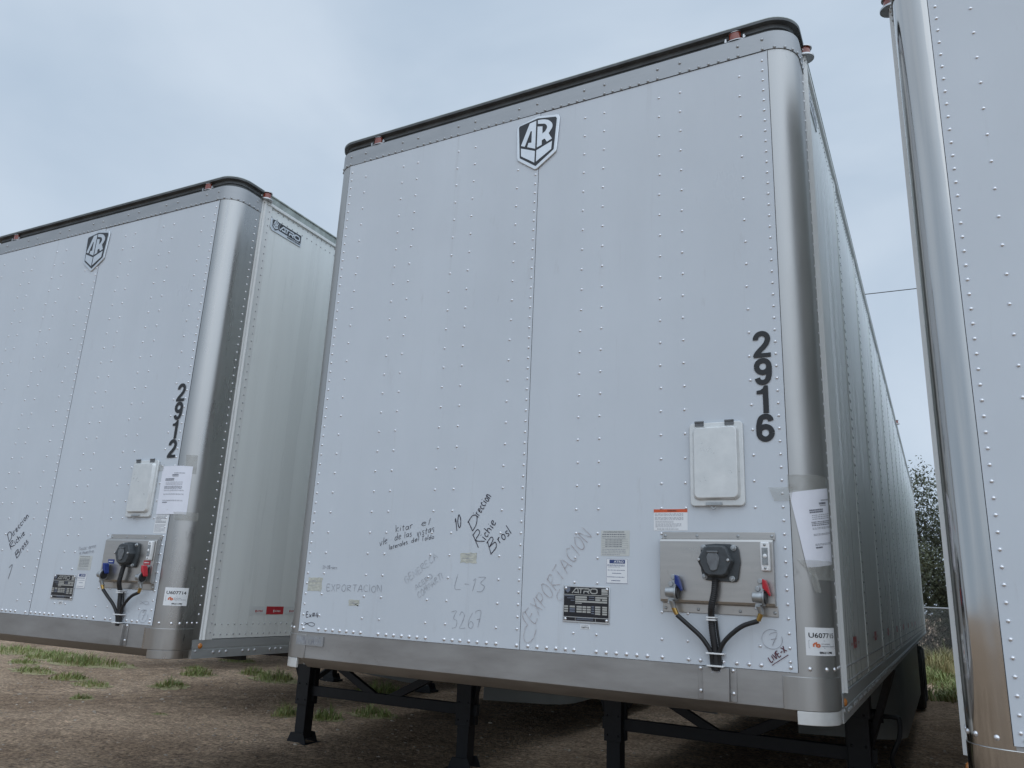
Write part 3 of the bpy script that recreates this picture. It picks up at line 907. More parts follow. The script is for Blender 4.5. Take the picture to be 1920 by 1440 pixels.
def gladhand(root, x, z, handle):
    b = MB()
    b.bar((x + .012, -.048, z + .058), (x - .010, -.052, z - .048), .026, .016, up=(0, -1, 0))
    b.cyl((x - .026, -.064, z - .002), (x + .016, -.064, z - .002), .0175, .020, 16)
    b.cyl((x + .012, -.064, z - .004), (x + .018, -.064, z - .004), .029, .029, 18)
    b.cyl((x + .002, -.030, z + .055), (x + .002, -.062, z + .055), .010, seg=10)
    b.cyl((x - .008, -.030, z + .028), (x - .008, -.062, z + .028), .010, seg=10)
    b.cyl((x - .006, -.058, z - .03), (x + .002, -.050, z - .062), .012, .009, 12)
    o = b.build('gladhand', 'zinc', root, .002)
    b = MB()
    b.cyl((x + .0182, -.064, z - .004), (x + .023, -.064, z - .004), .0235, .021, 18)
    b.build('seal', 'rubber', o)
    b = MB()
    P = [(.013, .064), (.024, .058), (.030, .040), (.038, .008), (.035, .002), (.026, .018), (.019, .024), (.012, .030)]
    b.prism([(x + a, z + c) for a, c in P], lambda a, c: (a, -.082 + (z + .06 - c) * .12, c), lambda a, c: (a, -.046, c))
    b.build('handle', handle, o, .003)
    b = MB()
    b.cyl((x + .000, -.051, z - .058), (x + (.012 if handle == 'blue' else -.012), -.048, z - .084), .0095, .0085, 10)
    b.build('fitting', 'brass', o)

def connector(root, dx, stickers=False):
    F = -.030
    x0, x1, z0, z1 = .690 + dx, 1.122 + dx, 1.400, 1.640
    b = MB()
    b.rect(.692 + dx, 1.127 + dx, 1.362, 1.402, -.0062, -.0035)
    b.rect(.692 + dx, 1.127 + dx, 1.638, 1.668, -.0062, -.0035)
    # channel shaped box with chamfered top and bottom
    prof = [(0, 1.366 + .028), (F + .004, 1.400), (F, 1.408), (F, 1.630), (F + .004, 1.638), (0, 1.645)]
    b.prism(prof, lambda a, c: (x0, a - .004, c), lambda a, c: (x1, a - .004, c))
    for x in (.704, .832, .99, 1.115):
        b.dome((x + dx, -.0062, 1.653), (0, -1, 0), .0065, .004, 8, 1)
        b.dome((x + dx, -.0062, 1.376), (0, -1, 0), .0065, .004, 8, 1)
    box = b.build('connector_box', ['boxsteel', 'zinc'], root, .0012, 12)
    F -= .004
    # seven pin socket
    sx = .018 + dx
    b = MB()
    base = [(.838, 1.608), (.852, 1.617), (.895, 1.621), (.95, 1.620), (.975, 1.612), (.981, 1.60), (.986, 1.552), (.976, 1.492), (.968, 1.482), (.955, 1.480), (.86, 1.484), (.846, 1.490), (.838, 1.52)]
    b.front([(x + sx, z) for x, z in base], F - .014, F)
    for x, z in ((.849, 1.606), (.963, 1.605), (.853, 1.498), (.955, 1.492)):
        b.cyl((x + sx, F - .014, z), (x + sx, F - .018, z), .0115, seg=12, m=1)
        b.cyl((x + sx, F - .018, z), (x + sx, F - .024, z), .0068, seg=6, m=1)
    so = b.build('electrical_socket', ['plastic', 'zinc'], root, .003)
    b = MB()
    h0 = [(.828, 1.556), (.853, 1.604), (.868, 1.612), (.925, 1.612), (.940, 1.603), (.962, 1.556), (.940, 1.506), (.925, 1.497), (.868, 1.497), (.853, 1.506)]
    h1 = [((x - .895) * .90 + .897, (z - 1.555) * .90 + 1.556) for x, z in h0]
    n = len(h0)
    b.add([(x + sx + .004, F - .0142, z) for x, z in h0] + [(x + sx + .003, F - .040, z) for x, z in h0] + [(x + sx + .003, F - .052, z) for x, z in h1],
          [(i + k * n, (i + 1) % n + k * n, (i + 1) % n + (k + 1) * n, i + (k + 1) * n) for k in (0, 1) for i in range(n)] + [tuple(range(2 * n, 3 * n))])
    for x in (.840, .950):
        b.cyl((x + sx, F - .048, 1.558), (x + sx, F - .058, 1.558), .0062, seg=8, m=1)
    b.build('socket_housing', ['plastic', 'chrome'], so, .002)
    b = MB()
    cv = [(.877, 1.583), (.910, 1.583), (.919, 1.567), (.916, 1.545), (.909, 1.523), (.897, 1.517), (.885, 1.520), (.873, 1.548), (.870, 1.568)]
    b.front([(x + sx, z) for x, z in cv], F - .058, F - .052)
    b.rect(.872 + sx, .914 + sx, 1.584, 1.591, F - .060, F - .052)
    b.build('socket_cover', 'plastic2', so, .002)
    # small white lamp block
    b = MB()
    b.rect(1.079 + dx, 1.113 + dx, 1.523, 1.629, F - .022, F)
    lb = b.build('lamp_block', 'white', root, .005)
    b = MB()
    b.rect(1.086 + dx, 1.107 + dx, 1.545, 1.607, F - .0245, F - .0224, 0)
    b.dome((1.0965 + dx, F - .0245, 1.577), (0, -1, 0), .008, .004, 10, 1)
    for z in (1.534, 1.618):
        b.dome((1.096 + dx, F - .022, z), (0, -1, 0), .0055, .003, 8, 2)
    b.build('lamp_window', ['clear', 'sticker', 'zinc'], lb)
    gladhand(root, .748 + dx, 1.437, 'blue')
    gladhand(root, 1.074 + dx, 1.431, 'red')
    # hoses and the ribbed cable
    def hose(pts, r, name='air_hose', rib=0, n=8):
        b = MB(); b.tube(catmull(pts, n), r, 10, rib=rib); b.build(name, 'rubber', root)
    hose([(.760 + dx, -.048, 1.352), (.802 + dx, -.045, 1.318), (.85 + dx, -.036, 1.275), (.880 + dx, -.026, 1.228), (.884 + dx, -.018, 1.19), (.884 + dx, -.014, 1.16)], .0088)
    hose([(1.062 + dx, -.048, 1.346), (1.00 + dx, -.045, 1.322), (.94 + dx, -.036, 1.272), (.914 + dx, -.026, 1.228), (.911 + dx, -.018, 1.19), (.911 + dx, -.014, 1.16)], .0088)
    hose([(.912 + dx, F - .022, 1.49), (.908 + dx, F - .026, 1.44), (.895 + dx, F - .020, 1.39), (.887 + dx, -.030, 1.34), (.891 + dx, -.026, 1.28), (.898 + dx, -.02, 1.22), (.898 + dx, -.018, 1.16)], .0125, 'ribbed_cable', .06, 14)
    hose([(.903 + dx, -.022, 1.345), (.907 + dx, -.016, 1.29), (.913 + dx, -.014, 1.24), (.91 + dx, -.016, 1.22)], .0045, 'thin_cable')
    for z, hw_ in ((1.349, .017), (1.340, .017), (1.221, .033), (1.177, .031)):
        b = MB()
        cx = (.888 if z > 1.3 else .898) + dx
        b.rect(cx - hw_, cx + hw_, z - .0028, z + .0028, -.048 if z > 1.3 else -.039, -.004)
        b.build('cable_tie', 'white', root, .001)
    # bracket on the bottom rail
    b = MB()
    b.rect(.826 + dx, .848 + dx, 1.056, 1.172, -.004, .0005)
    b.rect(.944 + dx, .968 + dx, 1.056, 1.170, -.004, .0005)
    b.rect(.848 + dx, .944 + dx, 1.056, 1.171, -.022, .0005)
    for x in (.836, .956):
        for z in (1.164, 1.085):
            b.dome((x + dx, -.004, z), (0, -1, 0), .0075, .0055, 10, 1)
    b.build('cable_bracket', ['rail', 'rivet'], root, .0012)

def numbers(root, s, x, ztop, dz, h, y=-.0046, shear=0):
    for i, ch in enumerate(s):
        b = MB()
        z = ztop - dz * i - h
        put_numeral(b, ch, x - .003 * i * 0, z, h, y)
        o = b.build('numeral', 'black', root)
        o['label'] = 'black stick-on numeral ' + ch

def vin_plate(root, dx, dz):
    x0, x1, z0, z1 = .262 + dx, .469 + dx, 1.300 + dz, 1.447 + dz
    Y = -.0035
    b = MB()
    b.rect(x0, x1, z0, z1, Y - .0022, Y)
    pl = b.build('data_plate', 'silver', root, .004)
    b = MB()
    b.rect(x0 + .004, x1 - .004, z0 + .022, z1 - .006, Y - .003, Y - .0022)
    b.rect(x0 + .004, x0 + .056, z0 + .006, z0 + .0195, Y - .003, Y - .0022)
    b.rect(x0 + .058, x0 + .146, z0 + .006, z0 + .0195, Y - .003, Y - .0022)
    b.rect(x0 + .148, x1 - .004, z0 + .006, z0 + .0195, Y - .003, Y - .0022)
    b.build('plate_face', 'plateface', pl)
    b = MB()
    f = lambda a, c, k: (a, Y - .0034 - .0001 * (k % 3), c)
    put_atro(b, x0 + .040, z1 - .031, .114, .021, f, .20, 0)
    b2 = MB()
    W_, H_ = x1 - x0, z1 - z0
    def cell(u0, u1, v0, v1, m=0):
        b.rect(x0 + u0 * W_, x0 + u1 * W_, z1 - v1 * H_, z1 - v0 * H_, Y - .0036, Y - .0031, m)
    cell(0, 1, .245, .262)
    cell(.27, .52, .29, .335); cell(.27, .52, .35, .395); cell(.70, .95, .29, .335); cell(.70, .81, .35, .395); cell(.84, .95, .35, .395); cell(.27, .95, .41, .455)
    cell(.03, .25, .275, .30, 1); cell(.09, .25, .335, .355, 1); cell(.17, .25, .40, .42, 1); cell(.56, .68, .29, .315, 1); cell(.56, .68, .355, .38, 1); cell(.27, .41, .47, .495, 0)
    for r_ in range(3):
        v = .555 + r_ * .065
        for u0, u1, m in ((.03, .115, 0), (.15, .265, 1 if r_ else 0), (.30, .415, 0), (.43, .51, 0), (.525, .605, 0)):
            cell(u0, u1, v, v + .046, m)
    for r_ in range(4):
        v = .545 + r_ * .06
        cell(.62, .68, v, v + .03, 1); cell(.70, .81, v, v + .044); cell(.85, .95, v, v + .044, 0)
    # shield and picture of a truck, in small
    sh = [(.045, .06), (.10, .045), (.155, .06), (.15, .15), (.10, .205), (.05, .15)]
    b.front([(x0 + u * W_, z1 - v * H_) for u, v in sh], Y - .0036, Y - .0031, 1)
    cell(.83, .96, .07, .17, 0); cell(.83, .96, .185, .225, 0)
    cell(.30, .66, .865, .885, 1); cell(.30, .66, .905, .925, 1)
    b.build('plate_print', ['platebar', 'platedim'], pl)
    for x in (x0 + .012, x1 - .012):
        for z in (z0 + .012, z1 - .012):
            b = MB()
            b.dome((x, Y - .003, z), (0, -1, 0), .0065, .004, 10)
            b.build('plate_rivet', 'rivet', pl)

def sticker(root, name, x0, x1, z0, z1, base, rows, label=None, y=-.0016):
    b = MB()
    b.rect(x0, x1, z0, z1, y - .0006, y)
    o = b.build(name, base, root)
    if label:
        o['label'] = label
    f = lambda a, c, k: (a, y - .0009, c)
    p = MB()
    for r_ in rows:
        kind = r_[0]
        if kind == 'lines':
            _, u0, u1, v0, v1, n, m = r_[:7]
            put_lines(p, x0 + (x1 - x0) * u0, x0 + (x1 - x0) * u1, z1 - (z1 - z0) * v0, z1 - (z1 - z0) * v1, n, f, m, seed=n * 7 + int(u0 * 100))
        elif kind == 'text':
            _, s, u0, u1, v0, v1, m = r_[:7]
            put_text(p, s, x0 + (x1 - x0) * u0, x0 + (x1 - x0) * u1, z1 - (z1 - z0) * v1, z1 - (z1 - z0) * v0, lambda a, c, k: (a, y - .0013, c), m, .02)
        elif kind == 'rect':
            _, u0, u1, v0, v1, m = r_[:6]
            p.rect(x0 + (x1 - x0) * u0, x0 + (x1 - x0) * u1, z1 - (z1 - z0) * v1, z1 - (z1 - z0) * v0, y - .001, y - .0006, m)
    if p.v:
        p.build('print', ['ink', 'inklight', 'orange', 'logoblue', 'sticker', 'black', 'redtape', 'blue'], o)
    return o

def curved_sheet(b, s0a, s1a, z_top, s0b, s1b, z_bot, out, m=0, n=14, zt1=None, zb1=None):
    """sheet following the corner: top edge runs s0a..s1a, bottom edge s0b..s1b"""
    zt1 = z_top if zt1 is None else zt1; zb1 = z_bot if zb1 is None else zb1
    rows = 8
    vs_ = []
    for j in range(rows + 1):
        v = j / rows
        for i in range(n + 1):
            u = i / n
            s = (s0a + (s1a - s0a) * u) * (1 - v) + (s0b + (s1b - s0b) * u) * v
            z = (z_top + (zt1 - z_top) * u) * (1 - v) + (z_bot + (zb1 - z_bot) * u) * v
            vs_.append(post_point(s, z, out))
    fs = [(j * (n + 1) + i, j * (n + 1) + i + 1, (j + 1) * (n + 1) + i + 1, (j + 1) * (n + 1) + i) for j in range(rows) for i in range(n)]
    b.add(vs_, fs, m)

def unit_sticker(root, s0, s1, z0, z1, number):
    b = MB()
    curved_sheet(b, s0, s1, z1, s0, s1, z0, .0016)
    o = b.build('inventory_sticker', 'sticker', root)
    o['label'] = 'white sticker printed ' + number
    p = MB()
    f = lambda a, c, k: post_point(a, c, .0024 + .0001 * (k % 3))
    W_ = s1 - s0; H_ = z1 - z0
    put_text(p, number, s0 + .08 * W_, s0 + .90 * W_, z1 - .37 * H_, z1 - .19 * H_, f, 0, .014)
    put_text(p, 'RITCHIE BROS.', s0 + .42 * W_, s0 + .72 * W_, z1 - .60 * H_, z1 - .565 * H_, f, 1, .02)
    put_text(p, 'Inspection Operation', s0 + .42 * W_, s0 + .93 * W_, z1 - .70 * H_, z1 - .64 * H_, f, 1, .01)
    put_text(p, '800.211.3983', s0 + .35 * W_, s0 + .78 * W_, z1 - .93 * H_, z1 - .85 * H_, f, 0, .04)
    r_ = lambda u, v: (s0 + u * W_, z1 - v * H_)
    ribbon(p, [r_(.20, .69), r_(.20, .61), r_(.225, .575), r_(.265, .57)], .006, 2, f, 0)
    ribbon(p, [r_(.275, .52), r_(.275, .69)], .006, 2, f, 1)
    ribbon(p, [r_(.325 + .045 * math.cos(R(a)), .645 + .042 * math.sin(R(a))) for a in range(0, 361, 24)], .006, 2, f, 2)
    for u0, v0, u1, v1 in ((.08, .47, .95, .47), (.08, .735, .95, .735), (.08, .47, .08, .735)):
        ribbon(p, [r_(u0, v0), r_((u0 + u1) / 2, (v0 + v1) / 2), r_(u1, v1)], .0012, 3, f, 0)
    p.build('print', ['black', 'ink', 'logoorange', 'inklight'], o)

def printed_paper(name, loc, rz, label, sheet, lines_u, slant, tape):
    """sheet = (s0a, s1a, ztop, s0b, s1b, zbot, zt1, zb1); stands in the trailer's own frame"""
    root = empty(name, loc, rz, label, 'paper', None)
    s0a, s1a, zt, s0b, s1b, zb, zt1, zb1 = sheet
    b = MB()
    curved_sheet(b, s0a, s1a, zt, s0b, s1b, zb, .0045, n=18, zt1=zt1, zb1=zb1)
    b.build('sheet', 'paper', root)
    p = MB()
    def f(u, v, k):
        s = (s0a + (s1a - s0a) * u) * v + (s0b + (s1b - s0b) * u) * (1 - v)
        z = (zt + (zt1 - zt) * u) * v + (zb + (zb1 - zb) * u) * (1 - v)
        return post_point(s, z, .0052)
    u0, u1 = lines_u
    du = u1 - u0
    put_lines(p, u0 + du * .45, u1, .865, .835, 1, f, 1, .6, seed=3)
    put_lines(p, u0 + du * .36, u0 + du * .70, .825, .795, 1, f, 0, .9, 1.0, seed=4)
    put_lines(p, u0 + du * .38, u0 + du * .70, .79, .77, 1, f, 1, .6, 1.0, seed=5)
    put_lines(p, u0, u0 + du * .5, .745, .69, 2, f, 0, .7, 1.0, seed=6)
    put_lines(p, u0 + du * .05, u1, .675, .60, 3, f, 1, .4, .9, seed=7)
    put_lines(p, u0, u0 + du * .95, .585, .52, 3, f, 0, .5, .95, seed=8)
    put_lines(p, u0, u1, .505, .475, 2, f, 1, .5, 1.0, seed=9)
    put_lines(p, u0, u1, .425, .395, 2, f, 1, .5, 1.0, seed=10)
    put_lines(p, u0, u1, .295, .265, 2, f, 1, .5, 1.0, seed=11)
    put_lines(p, u0, u0 + du * .28, .255, .23, 1, f, 0, .8, 1.0, seed=12)
    p.build('print', ['ink', 'inklight'], root)
    if tape:
        for (a0, a1, t0, c0, c1, t1, o_) in tape:
            b = MB()
            curved_sheet(b, a0, a1, t0, c0, c1, t1, o_, n=10)
            b.build('clear_tape', 'tape', root)
    return root

def tape_scrap(root, x0, x1, z0, z1, seed):
    rnd = random.Random(seed)
    P = []
    for i in range(6): P.append((x0 + (x1 - x0) * i / 5, z0 + rnd.uniform(-.003, .003)))
    for i in range(5): P.append((x1 + rnd.uniform(-.004, .003), z0 + (z1 - z0) * i / 4))
    for i in range(6): P.append((x1 - (x1 - x0) * i / 5, z1 + rnd.uniform(-.003, .002)))
    for i in range(1, 4): P.append((x0 + rnd.uniform(-.003, .004), z1 - (z1 - z0) * i / 4))
    b = MB(); b.front(P, -.0042, -.0034)
    for k in range(5):
        z = z0 + (z1 - z0) * rnd.uniform(.15, .9); x = x0 + (x1 - x0) * rnd.uniform(.05, .5)
        ribbon(b, [(x, z), (x + .02, z + rnd.uniform(-.004, .004)), (x + (x1 - x0) * .45, z + rnd.uniform(-.004, .004))], .0016, 1, lambda a, c, k_: (a, -.0047, c))
    b.build('tape_scrap', ['tapescrap', 'inklight'], root)

def name_plate(root, s, y0):
    """black and silver maker's plate near the top of the side wall"""
    y1 = y0 + .302; z0, z1 = 3.709, 3.793
    X = s * HW2
    fx = lambda o: X + s * o
    def q(poly, d0, d1, b, m=0):
        b.prism(poly, lambda a, c: (fx(d1), a, c), lambda a, c: (fx(d0), a, c), m)
    b = MB()
    q([(y0, z0 + .016), (y0 + .02, z0), (y1 - .004, z0), (y1, z0 + .004), (y1, z1 - .004), (y1 - .004, z1), (y0 + .004, z1), (y0, z1 - .004)], .002, .008, b)
    o = b.build('name_plate', 'silver', root, .0015)
    b = MB()
    q([(y0 + .018, z0 + .028), (y0 + .048, z0 + .011), (y0 + .078, z0 + .026), (y0 + .082, z0 + .024), (y1 - .006, z0 + .024), (y1 - .006, z1 - .002), (y0 + .018, z1 - .002)], .008, .0088, b)
    b.build('plate_field', 'fieldblack', o)
    b = MB()
    f = lambda a, c, k: (fx(.0094 + .0001 * (k % 3)), a, c)
    put_atro(b, y0 + .088, z0 + .033, .196, .036, f, .26, 0)
    k = .26
    for P in (EMB_A, EMB_R, EMB_C1, EMB_C2):
        q([(y0 + .048 + a * k, z0 + .047 + c * k * .95) for a, c in P], .0088, .0098, b)
    ring = [(y0 + .048 + a * .29, z0 + .0475 + c * .25) for a, c in EMB_OUT]
    ribbon(b, ring + [ring[0]], .0024, 0, f, 1)
    put_text(b, 'REMOLQUES', y0 + .165, y1 - .010, z0 + .008, z0 + .020, f, 1, .03)
    b.build('plate_letters', ['silver', 'black'], o)

def reflective(root, s, n=5):
    X = s * (HW2 + .0035)
    for k in range(n):
        y = .59 + 1.205 * k
        b = MB()
        def seg(a0, a1, m):
            b.add([(X, a0, 1.239), (X, a1, 1.239), (X, a1, 1.287), (X, a0, 1.287)], [(0, 1, 2, 3)], m)
        seg(y, y + .146, 0); seg(y + .1462, y + .30, 1); seg(y + .3002, y + .445, 0)
        f = lambda a, c, k_: (X + s * .0006, a, c)
        for c0, m in ((y + .066, 2), (y + .222, 3), (y + .37, 2)):
            put_text(b, 'ATRO', c0, c0 + .05, 1.254, 1.264, f, m, .04)
            b.add([f(c0 - .014, 1.252, 0), f(c0 - .004, 1.252, 0), f(c0 - .004, 1.266, 0), f(c0 - .014, 1.266, 0)], [(0, 1, 2, 3)], m)
        b.build('reflective_tape', ['whitetape', 'redtape', 'redtape', 'whitetape'], root)

def hand_group(root, items, ink, w, label):
    b = MB()
    for s, p0, p1, ph in items:
        put_hand(b, s, p0, p1, ph, w)
    o = b.build('handwriting', ink, root)
    o['label'] = label
    return o
def strokes(root, name, lines, ink, w, label):
    b = MB()
    for i, l in enumerate(lines):
        ribbon(b, catmull(l, 6), w, 0, lambda a, c, k: (a, -.0046 - .0001 * (k % 4), c), i, .12)
    o = b.build(name, ink, root); o['label'] = label

def dress_front(root, number):
    numbers(root, number, 1.0745, 2.470, .1152, .111)

# ---- trailer 2916, in the middle
T2 = ((0, 0, 0), 0.0)
t2 = make_trailer(*T2, 'white box trailer numbered 2916 in the middle, nearest to the camera',
                  dict(rivet_side=1, seam=.0625))
emblem(t2, .052, 3.612)
numbers(t2, '2916', 1.0735, 2.4705, .1145, .1115)
document_box(t2, 0)
connector(t2, 0)
vin_plate(t2, 0, 0)
name_plate(t2, 1, .326)
reflective(t2, 1, 8)
sticker(t2, 'asset_tag', .341, .384, 1.2755, 1.2945, 'sticker', [('lines', .1, .9, .08, .35, 1, 1), ('text', 'U607715', .12, .88, .45, .85, 5)])
sticker(t2, 'registration_sticker', .427, .552, 1.571, 1.674, 'stickerold',
        [('lines', .08, .9, .03, .10, 2, 0), ('lines', .04, .95, .12, .2, 1, 0), ('lines', .04, .95, .22, .28, 1, 0), ('lines', .06, .95, .29, .33, 1, 1)] +
        [('rect', .04, .95, .34 + .085 * k, .345 + .085 * k, 0) for k in range(5)] +
        [('lines', .15, .8, .35 + .085 * k, .41 + .085 * k, 1, 0) for k in range(4)] + [('lines', .04, .95, .72, .98, 4, 1)])
o = sticker(t2, 'inspection_sticker', .450, .546, 1.461, 1.560, 'sticker',
        [('rect', .16, .86, .05, .20, 3), ('text', 'ATRO', .36, .80, .08, .17, 4), ('lines', .06, .94, .24, .32, 2, 3), ('lines', .1, .7, .33, .37, 1, 1),
         ('lines', .08, .94, .45, .49, 1, 3), ('lines', .28, .75, .57, .62, 1, 3), ('lines', .06, .94, .72, .77, 1, 3), ('lines', .25, .7, .86, .92, 1, 3),
         ('rect', .02, .98, .985, .995, 3), ('rect', .02, .98, .01, .02, 3), ('rect', .02, .03, .01, .99, 3), ('rect', .97, .98, .01, .99, 3)])
sticker(t2, 'warning_sticker', .655, .794, 1.674, 1.759, 'sticker',
        [('rect', 0, 1, 0, .15, 2), ('text', 'WARNING', .40, .68, .04, .11, 5), ('lines', .03, .97, .19, .33, 3, 1), ('lines', .03, .97, .36, .52, 3, 1),
         ('lines', .05, .65, .54, .64, 2, 1), ('lines', .05, .9, .66, .86, 4, 1), ('lines', .1, .8, .9, .96, 1, 0)])
unit_sticker(t2, .034, .170, 1.237, 1.333, 'U607715')
tape_scrap(t2, -1.155, -1.062, 1.372, 1.437, 3)
tape_scrap(t2, -.881, -.818, 1.311, 1.341, 5)
tape_scrap(t2, -.258, -.172, 1.528, 1.573, 8)
b = MB()
b.rect(-1.190, -1.016, 1.112, 1.157, -.0055, .0005)
o = b.build('masking_tape', 'trim', t2)
hand_group(t2, [('kitar', (-.634, 1.663), (-.535, 1.683), (-.638, 1.693)), ('el', (-.488, 1.693), (-.441, 1.699), (-.487, 1.722)),
                ('vle', (-.723, 1.595), (-.679, 1.611), (-.726, 1.630)), ('de', (-.637, 1.623), (-.60, 1.630), (-.638, 1.655)),
                ('las', (-.579, 1.636), (-.539, 1.645), (-.58, 1.666)), ('vistas', (-.508, 1.643), (-.413, 1.668), (-.508, 1.676)),
                ('laterales', (-.664, 1.579), (-.559, 1.609), (-.666, 1.601)), ('del', (-.538, 1.613), (-.495, 1.626), (-.538, 1.635)),
                ('Toldo', (-.479, 1.621), (-.41, 1.636), (-.481, 1.643))], 'marker', .0021, 'small black handwriting: kitar el vle de las vistas laterales del Toldo')
hand_group(t2, [('10', (-.288, 1.668), (-.262, 1.694), (-.300, 1.716))], 'marker', .0040, 'bold black handwritten 10')
hand_group(t2, [('D', (-.203, 1.669), (-.170, 1.716), (-.238, 1.706)),
                ('ireccion', (-.176, 1.731), (-.112, 1.826), (-.214, 1.752)), ('R', (-.166, 1.594), (-.133, 1.624), (-.203, 1.648)),
                ('ichie', (-.130, 1.629), (-.079, 1.707), (-.165, 1.650)), ('B', (-.099, 1.566), (-.066, 1.598), (-.125, 1.612)),
                ('ros,', (-.055, 1.615), (.004, 1.660), (-.085, 1.655))], 'marker', .0037, 'bold black slanted handwriting: Direccion Richie Bros')
hand_group(t2, [('GENERECA', (-.549, 1.425), (-.379, 1.546), (-.566, 1.450))], 'markerfaint', .0024, 'faded grey slanted handwriting: GENERECA')
hand_group(t2, [('ACERO', (-.489, 1.399), (-.402, 1.459), (-.502, 1.415)),
                ('COMPARTI', (-.47, 1.361), (-.344, 1.457), (-.484, 1.386))], 'markerfaint', .0024, 'faded grey slanted handwriting')
hand_group(t2, [('EXPORTACION', (-1.027, 1.374), (-.688, 1.382), (-1.029, 1.405))], 'markerthin', .0021, 'grey block capitals: EXPORTACION')
hand_group(t2, [('Ex#4', (-1.143, 1.246), (-1.064, 1.245), (-1.147, 1.272))], 'marker', .0030, 'small black handwriting: Ex#4')
strokes(t2, 'handwriting', [[(-1.149, 1.205), (-1.125, 1.216), (-1.10, 1.220), (-1.083, 1.215), (-1.086, 1.206), (-1.105, 1.203), (-1.13, 1.212), (-1.149, 1.219)]], 'marker', .0024, 'small fish-shaped pen loop')
hand_group(t2, [('L-13', (-.28, 1.414), (-.126, 1.398), (-.271, 1.474))], 'markerthin', .0019, 'thin grey handwriting: L-13')
hand_group(t2, [('3267', (-.283, 1.242), (-.127, 1.254), (-.288, 1.312))], 'markerthin', .0019, 'thin grey handwriting: 3267')
hand_group(t2, [('21-08-acc', (-1.068, 1.481), (-.975, 1.482), (-1.07, 1.496))], 'markerthin', .0018, 'tiny handwritten date')
hand_group(t2, [('EXPORTACION', (.128, 1.285), (.385, 1.650), (.082, 1.330))], 'markerbrown', .0026, 'large faded brown handwriting running up the panel: EXPORTACION')
strokes(t2, 'handwriting', [[(.100, 1.275), (.078, 1.300), (.072, 1.325), (.088, 1.330)], [(.140, 1.262), (.128, 1.225), (.10, 1.205), (.082, 1.225), (.088, 1.265), (.100, 1.275)],
                            ], 'markerbrown', .0026, 'faded brown pen swirl below the large word')
strokes(t2, 'handwriting', [[(.245, 1.430), (.232, 1.405), (.240, 1.385), (.258, 1.392)]], 'markerbrown', .0026, 'faded brown pen hook above the black plate')
strokes(t2, 'handwriting', [[(1.10 + .036 * math.cos(R(a)), 1.284 + .034 * math.sin(R(a))) for a in range(60, 400, 20)]], 'markerthin', .0016, 'thin pen circle')
hand_group(t2, [('7', (1.091, 1.262), (1.118, 1.266), (1.086, 1.302))], 'markerthin', .0022, 'handwritten 7 inside a circle')
hand_group(t2, [('LIVE-X', (1.093, 1.203), (1.150, 1.246), (1.082, 1.218))], 'markerred', .0036, 'small maroon handwriting: LIVE-X')
strokes(t2, 'handwriting', [[(1.096, 1.194), (1.125, 1.214), (1.154, 1.234)]], 'markerred', .0026, 'maroon underline')
b = MB(); put_hand(b, '3161', (.878, 1.153), (.915, 1.154), (.878, 1.165), .0022, 0, lambda a, c, k: (a, -.0226 - .0001 * (k % 3), c))
o = b.build('handwriting', 'markerthin', t2); o['label'] = 'small handwritten 3161 on the cable bracket'
b = MB(); put_hand(b, 'AMN CADA', (-1.185, 1.117), (-1.03, 1.120), (-1.188, 1.148), .0032, 0, lambda a, c, k: (a, -.0060 - .0001 * (k % 3), c))
o = b.build('handwriting', 'markerthin', t2); o['label'] = 'faded capitals on the tape of the bottom rail'

# ---- trailer 2912, on the left
T1 = ((-3.3743, -0.1095, -0.0306), 0.0333)
t1 = make_trailer(*T1, 'white box trailer numbered 2912 on the left with its right side wall in view',
                  dict(rivet_side=1, seam=.085, crank=False, steel='steel2', caplow='steel2'))
emblem(t1, .026, 3.617)
numbers(t1, '2912', 1.084, 2.567, .1140, .1115)
document_box(t1, .012)
connector(t1, .03)
vin_plate(t1, .002, -.020)
name_plate(t1, 1, .326)
reflective(t1, 1, 4)
sticker(t1, 'asset_tag', .345, .388, 1.252, 1.271, 'sticker', [('lines', .1, .9, .08, .35, 1, 1), ('text', 'U607714', .12, .88, .45, .85, 5)])
sticker(t1, 'registration_sticker', .462, .582, 1.455, 1.540, 'stickerold',
        [('lines', .08, .9, .03, .12, 2, 0)] + [('rect', .04, .95, .2 + .1 * k, .205 + .1 * k, 0) for k in range(6)] +
        [('lines', .08, .9, .21 + .1 * k, .28 + .1 * k, 1, 0) for k in range(6)] + [('lines', .04, .95, .82, .98, 3, 1)])
sticker(t1, 'inspection_sticker', .478, .562, 1.350, 1.436, 'sticker',
        [('rect', .16, .86, .05, .22, 3), ('text', 'ATRO', .36, .80, .09, .18, 4), ('lines', .06, .94, .28, .36, 2, 3), ('lines', .08, .94, .45, .49, 1, 3), ('lines', .28, .75, .6, .66, 1, 3), ('lines', .1, .9, .85, .9, 1, 3),
         ('rect', .02, .98, .985, .995, 3), ('rect', .02, .98, .01, .02, 3), ('rect', .02, .03, .01, .99, 3), ('rect', .97, .98, .01, .99, 3)])
sticker(t1, 'warning_sticker', 1.072, 1.178, 1.676, 1.781, 'sticker', [('lines', .05, .95, .03, .45, 6, 0), ('lines', .05, .95, .5, .95, 8, 1)])
sticker(t1, 'air_line_label', .772, .826, 1.498, 1.522, 'blue', [('lines', .12, .9, .25, .75, 1, 4)], None, -.0345)
sticker(t1, 'air_line_label', 1.075, 1.130, 1.498, 1.522, 'redtape', [('lines', .12, .9, .25, .75, 1, 4)], None, -.0345)
unit_sticker(t1, .051, .178, 1.285, 1.382, 'U607714')
